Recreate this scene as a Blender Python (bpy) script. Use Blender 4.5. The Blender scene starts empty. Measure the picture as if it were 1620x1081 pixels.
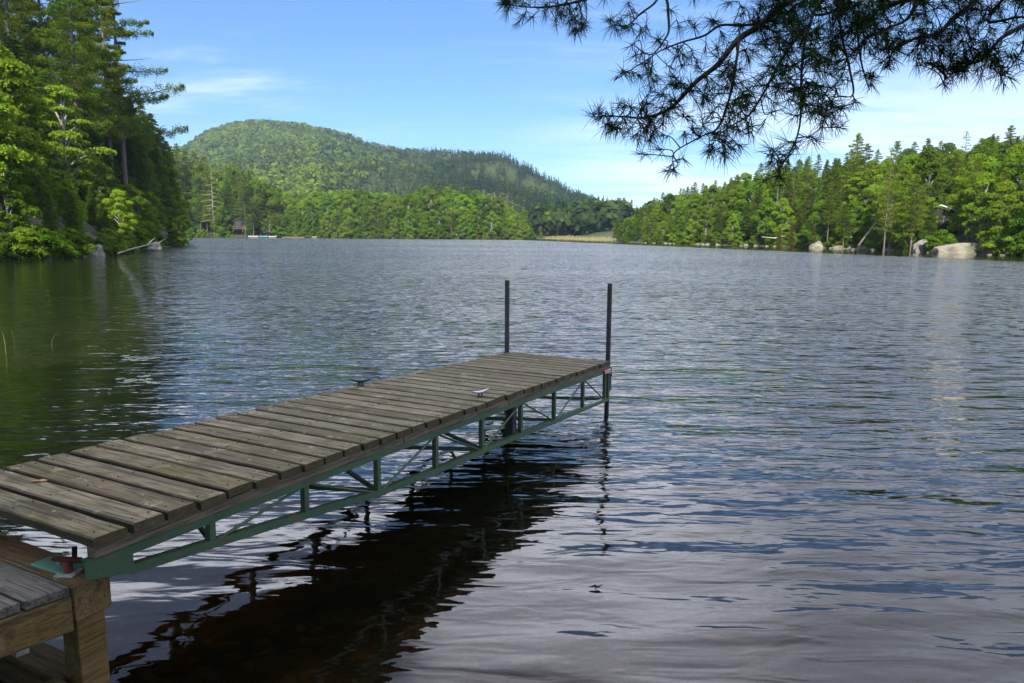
import bpy, bmesh, math, random
import numpy as np
from mathutils import Vector, Matrix, noise as mnoise
RNG = np.random.default_rng(7); random.seed(7)
PI = math.pi
S = bpy.context.scene
COL = S.collection

# ------------------------------------------------------------------ camera
F, PITCH, ROLL, CAMH = 1131.85, 0.1485, -0.0065, 1.866
cam_d = bpy.data.cameras.new("camera"); cam = bpy.data.objects.new("camera", cam_d); COL.objects.link(cam)
cam_d.sensor_width = 36; cam_d.lens = F/1620*36; cam_d.clip_start = 0.05; cam_d.clip_end = 9000
cam.matrix_world = Matrix.Translation((0, 0, CAMH)) @ Matrix.Rotation(PI/2-PITCH, 4, 'X') @ Matrix.Rotation(-ROLL, 4, 'Z')
S.camera = cam
S.render.resolution_x = 1024; S.render.resolution_y = 683

# ------------------------------------------------------------------ light
SUN_EL, SUN_AZ = math.radians(38), math.radians(190)     # azimuth clockwise from +Y: behind the camera, to the left
sun_dir = Vector((math.sin(SUN_AZ)*math.cos(SUN_EL), math.cos(SUN_AZ)*math.cos(SUN_EL), math.sin(SUN_EL)))
sd = bpy.data.lights.new("sun", 'SUN'); sd.energy = 5.0; sd.angle = math.radians(0.6); sd.color = (1, .94, .82)
so = bpy.data.objects.new("sun", sd); COL.objects.link(so); so.rotation_euler = sun_dir.to_track_quat('Z', 'Y').to_euler()
S.view_settings.view_transform = 'Standard'; S.view_settings.look = 'None'; S.view_settings.gamma = 1
S.view_settings.exposure = 1.22
S.cycles.use_denoising = True
S.cycles.max_bounces = 8; S.cycles.diffuse_bounces = 3; S.cycles.glossy_bounces = 3
S.cycles.transmission_bounces = 4; S.cycles.transparent_max_bounces = 8; S.cycles.volume_bounces = 0
S.cycles.caustics_reflective = False; S.cycles.caustics_refractive = False
S.cycles.sample_clamp_indirect = 6

W = bpy.data.worlds.new("World"); S.world = W; W.use_nodes = True
nt = W.node_tree; nt.nodes.clear()
class NB:                                            # tiny node-graph writer
    def __init__(s, nt): s.nt = nt
    def n(s, t, ins=None, **kw):
        nd = s.nt.nodes.new(t)
        for k, v in kw.items(): setattr(nd, k, v)
        for k, v in (ins or {}).items():
            if isinstance(v, bpy.types.NodeSocket): s.nt.links.new(v, nd.inputs[k])
            else: nd.inputs[k].default_value = v
        return nd
    def m(s, op, a, b=0.0, c=0.0, clamp=False):
        nd = s.nt.nodes.new('ShaderNodeMath'); nd.operation = op; nd.use_clamp = clamp
        for i, v in enumerate((a, b, c)):
            if isinstance(v, bpy.types.NodeSocket): s.nt.links.new(v, nd.inputs[i])
            else: nd.inputs[i].default_value = v
        return nd.outputs[0]
    def ramp(s, x, lo, hi):                          # smooth 0..1
        return s.n('ShaderNodeMapRange', {0: x, 1: lo, 2: hi, 3: 0.0, 4: 1.0}, interpolation_type='SMOOTHSTEP').outputs[0]
    def mix(s, f, a, b, blend='MIX'):
        nd = s.nt.nodes.new('ShaderNodeMix'); nd.data_type = 'RGBA'; nd.blend_type = blend
        for i, v in ((0, f), (6, a), (7, b)):
            if isinstance(v, bpy.types.NodeSocket): s.nt.links.new(v, nd.inputs[i])
            else: nd.inputs[i].default_value = v if i == 0 else (*v, 1) if len(v) == 3 else v
        return nd.outputs[2]
    def noise(s, vec, scale, detail=3, rough=.55, col=False, dist=0.0):
        nd = s.n('ShaderNodeTexNoise', {'Vector': vec, 'Scale': scale, 'Detail': detail, 'Roughness': rough, 'Distortion': dist})
        return nd.outputs['Color' if col else 'Fac']
    def map(s, vec, sc=(1, 1, 1), rot=(0, 0, 0), loc=(0, 0, 0)):
        return s.n('ShaderNodeMapping', {'Vector': vec, 'Scale': sc, 'Rotation': rot, 'Location': loc}).outputs[0]
g = NB(nt)
sky = g.n('ShaderNodeTexSky', sky_type='NISHITA', sun_disc=False, sun_elevation=SUN_EL, sun_rotation=SUN_AZ,
          air_density=1.0, dust_density=0.0, ozone_density=2.5, altitude=300)
dirv = g.n('ShaderNodeTexCoord').outputs['Generated']
sep = g.n('ShaderNodeSeparateXYZ', {0: dirv})
el = sep.outputs[2]
# cloud sheet: project the direction onto a plane overhead so that clouds shrink to the horizon
den = g.m('ADD', g.m('MAXIMUM', el, 0.0), 0.13)
pl = g.n('ShaderNodeCombineXYZ', {0: g.m('DIVIDE', sep.outputs[0], den), 1: g.m('DIVIDE', sep.outputs[1], den), 2: 0.0}).outputs[0]
c1 = g.noise(g.map(pl, (.55, 1.5, 1), (0, 0, .35), (3.1, 1.7, 0)), 1.0, 8, .62, dist=.3)
c2 = g.noise(g.map(pl, (.3, .3, 1), (0, 0, 0), (7.3, 2.2, 0)), 1.3, 5, .55)
gap = g.m('MULTIPLY', g.ramp(g.m('MULTIPLY', sep.outputs[0], -1.0), .08, .19), g.ramp(el, .375, .42))      # clear gap cut in the added cloud high on the left, to darken the water
wisps = g.m('MULTIPLY', g.ramp(c1, .50, .78), .55)
high = g.m('MULTIPLY', g.m('MULTIPLY', g.ramp(el, .322, .375), g.m('SUBTRACT', 1.0, g.m('MULTIPLY', g.ramp(sep.outputs[0], .12, .42), .62))), g.ramp(c2, .27, .50))        # cloud field added above the picture to brighten water and shaded places
low = g.m('MULTIPLY', g.ramp(c1, .33, .56), g.m('MULTIPLY', g.ramp(sep.outputs[0], -.05, .22), g.m('SUBTRACT', 1.0, g.ramp(el, .10, .26))))
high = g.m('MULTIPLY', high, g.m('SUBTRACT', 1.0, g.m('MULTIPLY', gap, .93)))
cm = g.m('MAXIMUM', wisps, g.m('MAXIMUM', g.m('MULTIPLY', high, .85), g.m('MULTIPLY', low, .60)))
skyc = g.mix(1.0, sky.outputs[0], (.45, .76, 1.08), 'MULTIPLY')
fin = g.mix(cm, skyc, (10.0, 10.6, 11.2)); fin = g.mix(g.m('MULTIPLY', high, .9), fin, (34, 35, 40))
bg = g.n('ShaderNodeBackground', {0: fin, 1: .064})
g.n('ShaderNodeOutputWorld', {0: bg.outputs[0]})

# ------------------------------------------------------------------ helpers
def tag(o, label=None, cat=None, group=None, kind=None):
    if label: o['label'] = label
    if cat: o['category'] = cat
    if group: o['group'] = group
    if kind: o['kind'] = kind
    return o
def link(name, me, parent=None, mat=None):
    o = bpy.data.objects.new(name, me); COL.objects.link(o)
    if parent is not None: o.parent = parent
    if mat and me and not me.materials: me.materials.append(mat)
    return o
def empty(name, loc=(0, 0, 0), rz=0.0):
    o = bpy.data.objects.new(name, None); COL.objects.link(o); o.location = loc; o.rotation_euler = (0, 0, rz)
    o.empty_display_size = .2
    return o
def mesh_np(name, V, Fc, smooth=False, mat=None, attr=None):
    V = np.asarray(V, np.float32); Fc = np.asarray(Fc, np.int32); n, k = Fc.shape
    me = bpy.data.meshes.new(name); me.vertices.add(len(V)); me.vertices.foreach_set('co', V.ravel())
    me.loops.add(n*k); me.loops.foreach_set('vertex_index', Fc.ravel())
    me.polygons.add(n); me.polygons.foreach_set('loop_start', np.arange(n, dtype=np.int32)*k)
    me.polygons.foreach_set('use_smooth', np.full(n, smooth))
    if attr is not None:
        a = me.attributes.new('tint', 'FLOAT', 'POINT'); a.data.foreach_set('value', np.asarray(attr, np.float32))
    me.update(calc_edges=True); me.validate()
    if mat: me.materials.append(mat)
    return me
class Geo:                                           # collects quads into one mesh
    def __init__(s): s.V = []; s.F = []; s.A = []; s.n = 0
    def add(s, V, Fq, a=0.0):
        V = np.asarray(V, float); s.V.append(V); s.F.append(np.asarray(Fq, int)+s.n); s.n += len(V); s.A.append(np.full(len(V), a)); return s
    def box(s, c, h, M=None, a=0.0, f=None):
        c = np.array(c, float); h = np.array(h, float)
        V = np.array([(x, y, z) for x in (-1, 1) for y in (-1, 1) for z in (-1, 1)], float)*h
        if M is not None: V = V @ np.array(M).T
        V = V+c
        if f is not None: V = f(V)
        return s.add(V, [(0, 1, 3, 2), (4, 6, 7, 5), (0, 4, 5, 1), (2, 3, 7, 6), (0, 2, 6, 4), (1, 5, 7, 3)], a)
    def bar(s, p, q, w, h, a=0.0, up=(0, 0, 1)):      # box section bar from p to q
        p = np.array(p, float); q = np.array(q, float); d = q-p; L = np.linalg.norm(d); d = d/L
        x = np.cross(d, up); nx = np.linalg.norm(x)
        x = np.array((1., 0, 0)) if nx < 1e-5 else x/nx
        z = np.cross(x, d); M = np.stack([x, d, z], 1)
        return s.box((p+q)/2, (w/2, L/2, h/2), M, a)
    def tube(s, P, R, k=8, a=0.0, cap=True):
        P = np.array(P, float); R = np.broadcast_to(np.array(R, float), (len(P),)); n = len(P)
        T = np.gradient(P, axis=0); T /= np.linalg.norm(T, axis=1)[:, None]+1e-12
        ref = np.array((0, 0, 1.)) if abs(T[0][2]) < .9 else np.array((1., 0, 0))
        A = np.cross(T, ref); A /= np.linalg.norm(A, axis=1)[:, None]+1e-12; B = np.cross(T, A)
        th = np.arange(k)*2*PI/k
        V = P[:, None, :]+R[:, None, None]*(A[:, None, :]*np.cos(th)[None, :, None]+B[:, None, :]*np.sin(th)[None, :, None])
        V = V.reshape(-1, 3); Fq = []
        for i in range(n-1):
            for j in range(k): Fq.append((i*k+j, i*k+(j+1) % k, (i+1)*k+(j+1) % k, (i+1)*k+j))
        if cap and k >= 4 and k % 2 == 0:
            for base in (0, (n-1)*k):
                for j in range(1, k-2, 2): Fq.append((base, base+j, base+j+1, base+j+2))
        return s.add(V, Fq, a)
    def mesh(s, name, mat=None, smooth=False):
        return mesh_np(name, np.concatenate(s.V), np.concatenate(s.F), smooth, mat, np.concatenate(s.A))
    def obj(s, name, parent=None, mat=None, smooth=False, bevel=0.0, seg=2):
        o = link(name, s.mesh(name, mat, smooth), parent)
        if bevel:
            b = o.modifiers.new('bevel', 'BEVEL'); b.width = bevel; b.segments = seg; b.limit_method = 'ANGLE'
        return o
def copy_tree(o, loc=None, rz=None, sc=None):
    c = o.copy(); COL.objects.link(c)
    for ch in o.children:
        d = ch.copy(); COL.objects.link(d); d.parent = c
    if loc is not None: c.location = loc
    if rz is not None: c.rotation_euler = (0, 0, rz)
    if sc is not None: c.scale = (sc, sc, sc)
    return c
def ray(u, v):                                        # direction seen at a pixel of the photograph (forward part is about 1)
    r = (u-810)/F; uu = (540.5-v)/F
    cr, sr = math.cos(ROLL), math.sin(ROLL); r2 = r*cr+uu*sr; u2 = -r*sr+uu*cr
    c, s = math.cos(PITCH), math.sin(PITCH)
    return np.array([r2, c+u2*s, -s+u2*c])
CAM = np.array([0, 0, CAMH])
def at_z(u, v, z): d = ray(u, v); return CAM+d*(z-CAMH)/d[2]
def at_d(u, v, dist): return CAM+ray(u, v)*dist
def ztop(u, v, dist): return CAMH+(371+(u-810)*.0065-v)/F*dist

# ------------------------------------------------------------------ materials
def newmat(name):
    m = bpy.data.materials.new(name); m.use_nodes = True; m.node_tree.nodes.clear(); return m, NB(m.node_tree)
def pbr(name, col, rough=.6, metal=0.0, var=.15, scale=8.0, bump=.0, spec=.4, col2=None, vec=None):
    m, b = newmat(name); tc = b.n('ShaderNodeTexCoord').outputs['Object']
    v = b.map(tc, vec) if vec else tc
    n1 = b.noise(v, scale, 6, .6)
    c2 = col2 or tuple(max(0, c*(1-2*var)) for c in col)
    c = b.mix(b.ramp(n1, .35, .65), c2, col)
    p = b.n('ShaderNodeBsdfPrincipled', {'Base Color': c, 'Roughness': rough, 'Metallic': metal, 'Specular IOR Level': spec})
    if bump:
        bp = b.n('ShaderNodeBump', {'Height': b.noise(v, scale*2.3, 6, .65), 'Strength': bump, 'Distance': .01})
        b.nt.links.new(bp.outputs[0], p.inputs['Normal'])
    b.n('ShaderNodeOutputMaterial', {0: p.outputs[0]}); return m
def leafmat(name, col, col2, trans=.35, attr=False, hue=.7):
    """leaf surface: two pigment tones mixed by clump, and a different tone for every tree"""
    m, b = newmat(name)
    tc = b.n('ShaderNodeTexCoord').outputs['Object']
    oi = b.n('ShaderNodeObjectInfo').outputs['Random']
    if attr: oi = b.n('ShaderNodeAttribute', attribute_name='tint').outputs['Fac']
    n1 = b.noise(tc, .9 if not attr else .06, 3)
    f = b.m('ADD', b.m('MULTIPLY', b.ramp(n1, .3, .7), .5), b.m('MULTIPLY', oi, hue))
    c = b.mix(f, col, col2)
    br = b.m('ADD', .72, b.m('MULTIPLY', b.m('FRACT', b.m('MULTIPLY', oi, 7.31)), .56))
    c = b.n('ShaderNodeVectorMath', {0: c, 'Scale': br}, operation='SCALE').outputs[0]
    d = b.n('ShaderNodeBsdfDiffuse', {0: c}); t = b.n('ShaderNodeBsdfTranslucent', {0: b.mix(1.0, c, (1.15, 1.1, .5), 'MULTIPLY')})
    x = b.n('ShaderNodeMixShader', {0: trans, 1: d.outputs[0], 2: t.outputs[0]})
    b.n('ShaderNodeOutputMaterial', {0: x.outputs[0]}); return m
M = {}
M['pine'] = leafmat('pine_needles', (.058, .118, .012), (.160, .210, .018))
M['pine_dark'] = leafmat('pine_needles_dark', (.036, .090, .012), (.095, .165, .018), .45)
M['hemlock'] = leafmat('hemlock_needles', (.042, .105, .012), (.115, .190, .018), .5)
M['leaf'] = leafmat('green_leaves', (.052, .145, .010), (.165, .245, .018), .45)
M['leaf_deep'] = leafmat('deep_green_leaves', (.045, .105, .010), (.115, .170, .016), .4)
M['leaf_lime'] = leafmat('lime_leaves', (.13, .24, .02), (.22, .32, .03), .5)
M['cedar'] = leafmat('cedar_leaves', (.09, .115, .016), (.15, .15, .02), .3)
M['far_leaf'] = leafmat('far_wood_leaves', (.006, .024, .019), (.098, .140, .018), .3, attr=True, hue=.75)
M['reed'] = leafmat('marsh_reed', (.13, .14, .055), (.23, .21, .10), .3)
M['bark'] = pbr('pine_bark', (.16, .13, .105), .9, var=.3, scale=3, bump=.6, vec=(3, 3, .6))
M['bark_grey'] = pbr('grey_bark', (.30, .28, .25), .9, var=.25, scale=3, bump=.4, vec=(3, 3, .6))
M['bark_dark'] = pbr('dark_bark', (.060, .045, .035), .9, var=.3, scale=20, bump=.6)
M['bark_white'] = pbr('bleached_wood', (.55, .52, .46), .8, var=.2, scale=3)
def rockmat(name, a, b_, moss, mossf):
    m, b = newmat(name); tc = b.n('ShaderNodeTexCoord').outputs['Object']
    n1 = b.noise(tc, .8, 8, .65); n2 = b.noise(tc, 3.5, 6, .7)
    c = b.mix(b.ramp(n1, .35, .65), a, b_); c = b.mix(b.m('MULTIPLY', b.ramp(n2, .52, .7), .5), c, (.09, .085, .075))
    nz = b.n('ShaderNodeSeparateXYZ', {0: b.n('ShaderNodeNewGeometry').outputs['Normal']}).outputs[2]
    mf = b.m('MULTIPLY', b.m('MULTIPLY', b.ramp(nz, .2, .7), b.ramp(b.noise(tc, 1.3, 5), .42, .58)), mossf)
    c = b.mix(mf, c, moss)
    bp = b.n('ShaderNodeBump', {'Height': n2, 'Strength': 1.0, 'Distance': .3})
    p = b.n('ShaderNodeBsdfPrincipled', {'Base Color': c, 'Roughness': .9, 'Normal': bp.outputs[0]})
    b.n('ShaderNodeOutputMaterial', {0: p.outputs[0]}); return m
M['rock'] = rockmat('shore_granite', (.25, .225, .18), (.13, .12, .095), (.08, .10, .03), .55)
M['slab'] = rockmat('pale_slab', (.25, .22, .17), (.13, .115, .09), (.09, .11, .03), .5)
M['rock_moss'] = rockmat('mossy_rock', (.22, .21, .19), (.12, .115, .10), (.15, .15, .02), .95)
M['stone_brown'] = pbr('underwater_stone', (.30, .21, .09), .7, var=.35, scale=12, bump=.4)
def woodmat(name, tones, grain, rough=.75, axis='X', ends=None):
    """weathered boards; board tone comes from the tint attribute, the grain runs along the board"""
    m, b = newmat(name); tc = b.n('ShaderNodeTexCoord').outputs['Object']
    t = b.n('ShaderNodeAttribute', attribute_name='tint').outputs['Fac']
    off = b.n('ShaderNodeCombineXYZ', {0: b.m('MULTIPLY', t, 31.0), 1: b.m('MULTIPLY', t, 17.0), 2: b.m('MULTIPLY', t, 53.0)}).outputs[0]
    v = b.n('ShaderNodeVectorMath', {0: tc, 1: off}, operation='ADD').outputs[0]
    long, wide = (1.6, 38) ; sc = (long, wide, wide) if axis == 'X' else (wide, long, wide)
    g1 = b.noise(b.map(v, sc), 1.0, 6, .62, dist=.6); g2 = b.noise(b.map(v, tuple(x*3.2 for x in sc)), 1.0, 4, .6)
    patch = b.noise(v, 3.2, 5, .65); fine = b.noise(v, 60, 3, .6)
    c = b.mix(b.m('FRACT', b.m('MULTIPLY', t, 5.7)), tones[0], tones[1]); c = b.mix(b.m('MULTIPLY', b.ramp(b.m('FRACT', b.m('MULTIPLY', t, 13.3)), .55, .9), .35), c, tones[3])
    c = b.mix(b.ramp(patch, .40, .66), c, tones[2])
    c = b.mix(b.m('MULTIPLY', b.ramp(g1, .48, .66), .72), c, grain)
    c = b.mix(b.m('MULTIPLY', b.ramp(g2, .50, .62), .72), c, grain)
    c = b.mix(b.m('MULTIPLY', b.ramp(b.noise(v, 9, 6, .75), .56, .66), .45), c, tones[3])
    vo = b.n('ShaderNodeTexVoronoi', {'Vector': b.map(v, (1.0, 2.2, 1)), 'Scale': 2.6}).outputs['Distance']
    c = b.mix(b.m('SUBTRACT', 1.0, b.ramp(vo, .035, .06)), c, (.012, .010, .008))
    if ends:                                             # weathered dark end grain and edges; long edges carry painted gap shade
        nn = b.n('ShaderNodeSeparateXYZ', {0: b.n('ShaderNodeTexCoord').outputs['Normal']})
        c = b.mix(b.m('MULTIPLY', b.ramp(b.m('ABSOLUTE', nn.outputs[0]), .5, .8), .75), c, ends)
        c = b.mix(b.m('MULTIPLY', b.ramp(b.m('ABSOLUTE', nn.outputs[1]), .5, .9), .85), c, tuple(x*.6 for x in ends))
    c = b.mix(b.m('GREATER_THAN', t, 1.5), c, (.03, .028, .026))
    h = b.m('ADD', b.m('MULTIPLY', g1, .6), b.m('ADD', b.m('MULTIPLY', g2, .35), b.m('MULTIPLY', fine, .2)))
    bp = b.n('ShaderNodeBump', {'Height': h, 'Strength': .85, 'Distance': .004})
    p = b.n('ShaderNodeBsdfPrincipled', {'Base Color': c, 'Roughness': rough, 'Normal': bp.outputs[0], 'Specular IOR Level': .3})
    b.n('ShaderNodeOutputMaterial', {0: p.outputs[0]}); return m
M['deck'] = woodmat('weathered_deck', ((.100, .068, .027), (.245, .175, .084), (.130, .098, .026), (.46, .385, .24)), (.019, .012, .005), ends=(.055, .040, .018))
M['stringer'] = woodmat('stringer_wood', ((.16, .12, .075), (.19, .145, .09), (.14, .115, .07), (.24, .20, .14)), (.04, .03, .02), axis='Y')
M['timber'] = woodmat('treated_timber', ((.20, .115, .042), (.25, .15, .058), (.15, .10, .034), (.30, .21, .10)), (.06, .04, .018))
M['timber_y'] = woodmat('treated_timber_long', ((.20, .115, .038), (.25, .150, .05), (.16, .105, .03), (.30, .20, .09)), (.06, .04, .018), axis='Y')
M['grey_board'] = woodmat('grey_boards', ((.14, .12, .09), (.18, .155, .12), (.12, .105, .07), (.30, .28, .24)), (.035, .03, .025))
def paintmat(name, col, rust, chip=.62, rough=.45):
    m, b = newmat(name); tc = b.n('ShaderNodeTexCoord').outputs['Object']
    n1 = b.noise(tc, 14, 6, .7); n2 = b.noise(tc, 2.2, 4)
    c = b.mix(b.ramp(n2, .3, .7), tuple(x*.78 for x in col), col)
    c = b.mix(b.ramp(n1, chip, chip+.05), c, rust)
    bp = b.n('ShaderNodeBump', {'Height': n1, 'Strength': .25, 'Distance': .002})
    p = b.n('ShaderNodeBsdfPrincipled', {'Base Color': c, 'Roughness': rough, 'Normal': bp.outputs[0]})
    b.n('ShaderNodeOutputMaterial', {0: p.outputs[0]}); return m
M['green_paint'] = paintmat('green_paint', (.050, .105, .052), (.11, .075, .045), .56)
M['plate_green'] = paintmat('pale_green_plate', (.16, .34, .22), (.10, .12, .08), .64)
M['dark_steel'] = paintmat('dark_steel', (.022, .025, .030), (.075, .038, .022), .55)
M['rust'] = paintmat('rusty_steel', (.16, .035, .022), (.07, .03, .02), .5, .8)
M['galv'] = pbr('galvanised_steel', (.55, .56, .58), .4, .8, var=.15, scale=30)
M['zinc'] = pbr('washer_steel', (.62, .60, .55), .5, .3, var=.15, scale=30)
M['tape_white'] = pbr('white_tape', (.75, .72, .70), .5, var=.1, scale=40)
M['tape_red'] = pbr('red_tape', (.55, .04, .04), .5, var=.1, scale=40)
M['dead_leaf'] = pbr('fallen_leaf', (.55, .22, .09), .7, var=.2, scale=30)
M['pad'] = pbr('lily_pad', (.20, .24, .16), .35, var=.2, scale=12)
M['brown_wall'] = pbr('brown_boards', (.03, .025, .022), .8, var=.3, scale=2, vec=(1, 1, 8))
M['dark_wall'] = pbr('dark_boards', (.02, .02, .022), .8, var=.3, scale=2, vec=(1, 1, 8))
M['roof_grey'] = pbr('roof_shingle', (.12, .13, .12), .8, var=.2, scale=4)
M['roof_blue'] = pbr('pale_blue_roof', (.48, .60, .66), .5, var=.15, scale=1.5)
M['pane'] = pbr('window_glass', (.03, .04, .05), .08, var=.1, scale=2, spec=.8)
M['white_hull'] = pbr('white_hull', (.42, .42, .41), .4, var=.08, scale=3)
M['blue_hull'] = pbr('teal_hull', (.10, .30, .32), .4, var=.08, scale=3)

# ------------------------------------------------------------------ ground
SHORE = np.array([(-30, -14), (-9, -1.5), (-5.5, .6), (-2.4, 1.55), (0, 1.2), (3, .7), (7, .9), (14, -4), (40, -10), (85, 5), (92, 35), (60, 58),
                  (52.5, 70), (51.5, 77), (50.3, 85), (52, 100), (49.5, 125), (42, 145), (38, 160), (30, 190), (28.5, 204), (34, 242), (30, 330), (8, 345), (2, 300),
                  (9, 286), (-10, 283), (-35, 290), (-55, 297), (-80, 304), (-95, 302), (-108, 300), (-132, 311), (-170, 320), (-230, 300), (-260, 220), (-200, 140), (-110, 128),
                  (-66, 124), (-53, 117), (-48.8, 108), (-46.5, 100), (-43, 86), (-36, 68), (-32, 54), (-32.5, 46), (-36, 30), (-40, 10), (-44, -8)])
def shore_dist(x, y):
    """distance to the shore line, positive on land"""
    P = SHORE; Q = np.roll(P, -1, 0); best = np.full(x.shape, 1e9); ins = np.zeros(x.shape, bool)
    for (ax, ay), (bx, by) in zip(P, Q):
        dx, dy = bx-ax, by-ay; t = np.clip(((x-ax)*dx+(y-ay)*dy)/(dx*dx+dy*dy), 0, 1)
        best = np.minimum(best, np.hypot(x-ax-t*dx, y-ay-t*dy))
        c = (ay > y) != (by > y); ins ^= c & (x < (bx-ax)*(y-ay)/(by-ay+1e-12)+ax)
    return np.where(ins, -best, best)
def vnoise(x, y, seed, sc):
    """cheap smooth value noise, vectorised"""
    r = np.random.default_rng(seed).random((64, 64)); x = x/sc+100; y = y/sc+100
    xi = np.floor(x).astype(int); yi = np.floor(y).astype(int); fx = x-xi; fy = y-yi; fx = fx*fx*(3-2*fx); fy = fy*fy*(3-2*fy)
    a = r[xi % 64, yi % 64]; b = r[(xi+1) % 64, yi % 64]; c = r[xi % 64, (yi+1) % 64]; d = r[(xi+1) % 64, (yi+1) % 64]
    return (a*(1-fx)+b*fx)*(1-fy)+(c*(1-fx)+d*fx)*fy-.5
def sst(x, a, b): t = np.clip((x-a)/(b-a), 0, 1); return t*t*(3-2*t)
def ground_h(x, y):
    x = np.asarray(x, float); y = np.asarray(y, float); d = shore_dist(x, y); dl = np.maximum(d, 0)
    left = 20*(1-np.exp(-dl/26)); right = 13*(1-np.exp(-dl/38)); north = 10*(1-np.exp(-dl/50)); near = .55*(1-np.exp(-dl/1.2))+.05*np.minimum(dl, 40)
    wl = sst(-x, 10, 28)*(1-sst(y, 120, 200))*sst(y, 20, 40); wr = sst(x, 12, 26)*(1-sst(y, 200, 250))*sst(y, 20, 50); wn = sst(y, 210, 260)
    h = left*wl+right*wr+north*wn+near*np.clip(1-wl-wr-wn, 0, 1)
    marsh = np.exp(-((x-27)/14)**2-((y-300)/70)**2); h = h*(1-.9*marsh)
    h += (vnoise(x, y, 1, 9)*.9+vnoise(x, y, 2, 3)*.3)*np.clip(dl/5, 0, 1)*sst(y, 15, 40)
    w = -np.minimum(3.5, .16+.17*np.maximum(-d, 0)+vnoise(x, y, 3, .8)*.08+vnoise(x, y, 4, .23)*.03)
    w = np.where(d > -.6, -(-d)*.5, w)
    return np.where(d > 0, h, w)
def sgrid(n, lim, k): t = np.linspace(-1, 1, n); return np.sign(t)*lim*np.sinh(k*np.abs(t))/math.sinh(k)
gx = sgrid(430, 2600, 8.2); gy = sgrid(430, 2600, 8.2)+3
X, Y = np.meshgrid(gx, gy, indexing='ij'); Z = ground_h(X, Y)
def grid_faces(a, b):
    i = np.arange(a*b).reshape(a, b); return np.stack([i[:-1, :-1], i[1:, :-1], i[1:, 1:], i[:-1, 1:]], -1).reshape(-1, 4)
def vadd0(v, n, b): return b.n('ShaderNodeVectorMath', {0: v, 1: b.n('ShaderNodeVectorMath', {0: n, 'Scale': .35}, operation='SCALE').outputs[0]}, operation='ADD').outputs[0]
m, b = newmat('ground_surface')
tc = b.n('ShaderNodeTexCoord').outputs['Object']; zz = b.n('ShaderNodeSeparateXYZ', {0: tc}).outputs[2]
land = b.mix(b.ramp(b.noise(tc, .35, 6), .4, .6), (.020, .030, .008), (.040, .042, .014))
bed = b.mix(b.ramp(b.noise(tc, 2.2, 8, .7), .38, .62), (.120, .078, .026), (.040, .028, .010))
bed = b.mix(b.ramp(b.n('ShaderNodeTexVoronoi', {'Vector': vadd0(tc, b.noise(tc, 7, 4, .6, col=True), b), 'Scale': 5.0}).outputs['Distance'], .10, .42), (.22, .145, .05), bed)
bed = b.mix(b.m('MULTIPLY', b.ramp(b.noise(tc, 1.1, 4), .42, .60), .7), bed, (.030, .022, .010))
c = b.mix(b.ramp(zz, -.05, .12), bed, land)
p = b.n('ShaderNodeBsdfPrincipled', {'Base Color': c, 'Roughness': .95, 'Normal': b.n('ShaderNodeBump', {'Height': b.noise(tc, 6, 6), 'Strength': .8, 'Distance': .05}).outputs[0]})
b.n('ShaderNodeOutputMaterial', {0: p.outputs[0]}); M['ground'] = m
tag(link('ground', mesh_np('ground', np.stack([X, Y, Z], -1).reshape(-1, 3), grid_faces(430, 430), True, M['ground'])), kind='structure')

# ------------------------------------------------------------------ mountain, in a polar grid round the lake
SK = [(60, 330), (200, 285), (280, 250), (310, 235), (340, 215), (380, 202), (430, 198), (480, 203), (520, 210), (560, 219), (600, 232), (640, 240), (700, 241), (750, 243), (790, 250),
      (820, 264), (860, 285), (900, 303), (940, 318), (970, 333), (1010, 345), (1100, 356), (1300, 362)]
def mtn(u, r):
    D = np.interp(u, [60, 300, 700, 980, 1300], [1500, 1350, 1150, 900, 800]); yv = np.interp(u, *zip(*SK))
    Zr = (367-yv)/F*D-9
    q = (r-400)/(D-400); qq = np.clip(q, 0, 1)
    h = Zr*(qq**1.22)*(1+.0*q)
    h = np.where(q > 1, Zr*np.exp(-((q-1)*1.7)**2), h)
    xx = (u-810)/F*r
    bump = vnoise(xx, r, 11, 130)*38+vnoise(xx, r, 12, 55)*13
    return 3+h+bump*np.clip(qq*2, 0, 1)*np.clip((1.0-q)*3, 0, 1)+vnoise(xx, r, 13, 25)*2
uu = np.linspace(40, 1320, 330); rr = np.concatenate([np.linspace(395, 1600, 190), np.linspace(1620, 2300, 20)])
U, R_ = np.meshgrid(uu, rr, indexing='ij'); HX = (U-810)/F*R_; HZ = mtn(U, R_)
HZ[:, 0] = -2
M['hill'] = pbr('wooded_hillside', (.045, .06, .022), .95, var=.25, scale=.02, col2=(.03, .042, .015))
m, b = newmat('hillside'); tc = b.n('ShaderNodeTexCoord').outputs['Object']
sp = b.n('ShaderNodeSeparateXYZ', {0: tc}); rat = b.m('DIVIDE', sp.outputs[0], sp.outputs[1])
cl = b.m('MULTIPLY', b.m('MULTIPLY', b.ramp(rat, -.445, -.425), b.m('SUBTRACT', 1.0, b.ramp(rat, -.395, -.38))), b.ramp(sp.outputs[2], 130.0, 165.0))
c = b.mix(b.ramp(b.noise(tc, .01, 5), .4, .6), (.03, .042, .015), (.05, .065, .024))
c = b.mix(b.m('MULTIPLY', cl, b.ramp(b.noise(tc, .03, 5), .35, .5)), c, (.36, .31, .24))
b.n('ShaderNodeOutputMaterial', {0: b.n('ShaderNodeBsdfDiffuse', {0: c}).outputs[0]})
tag(link('mountain', mesh_np('mountain', np.stack([HX, R_, HZ], -1).reshape(-1, 3), grid_faces(len(uu), len(rr))[:, ::-1], True, m)), kind='structure')

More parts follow.
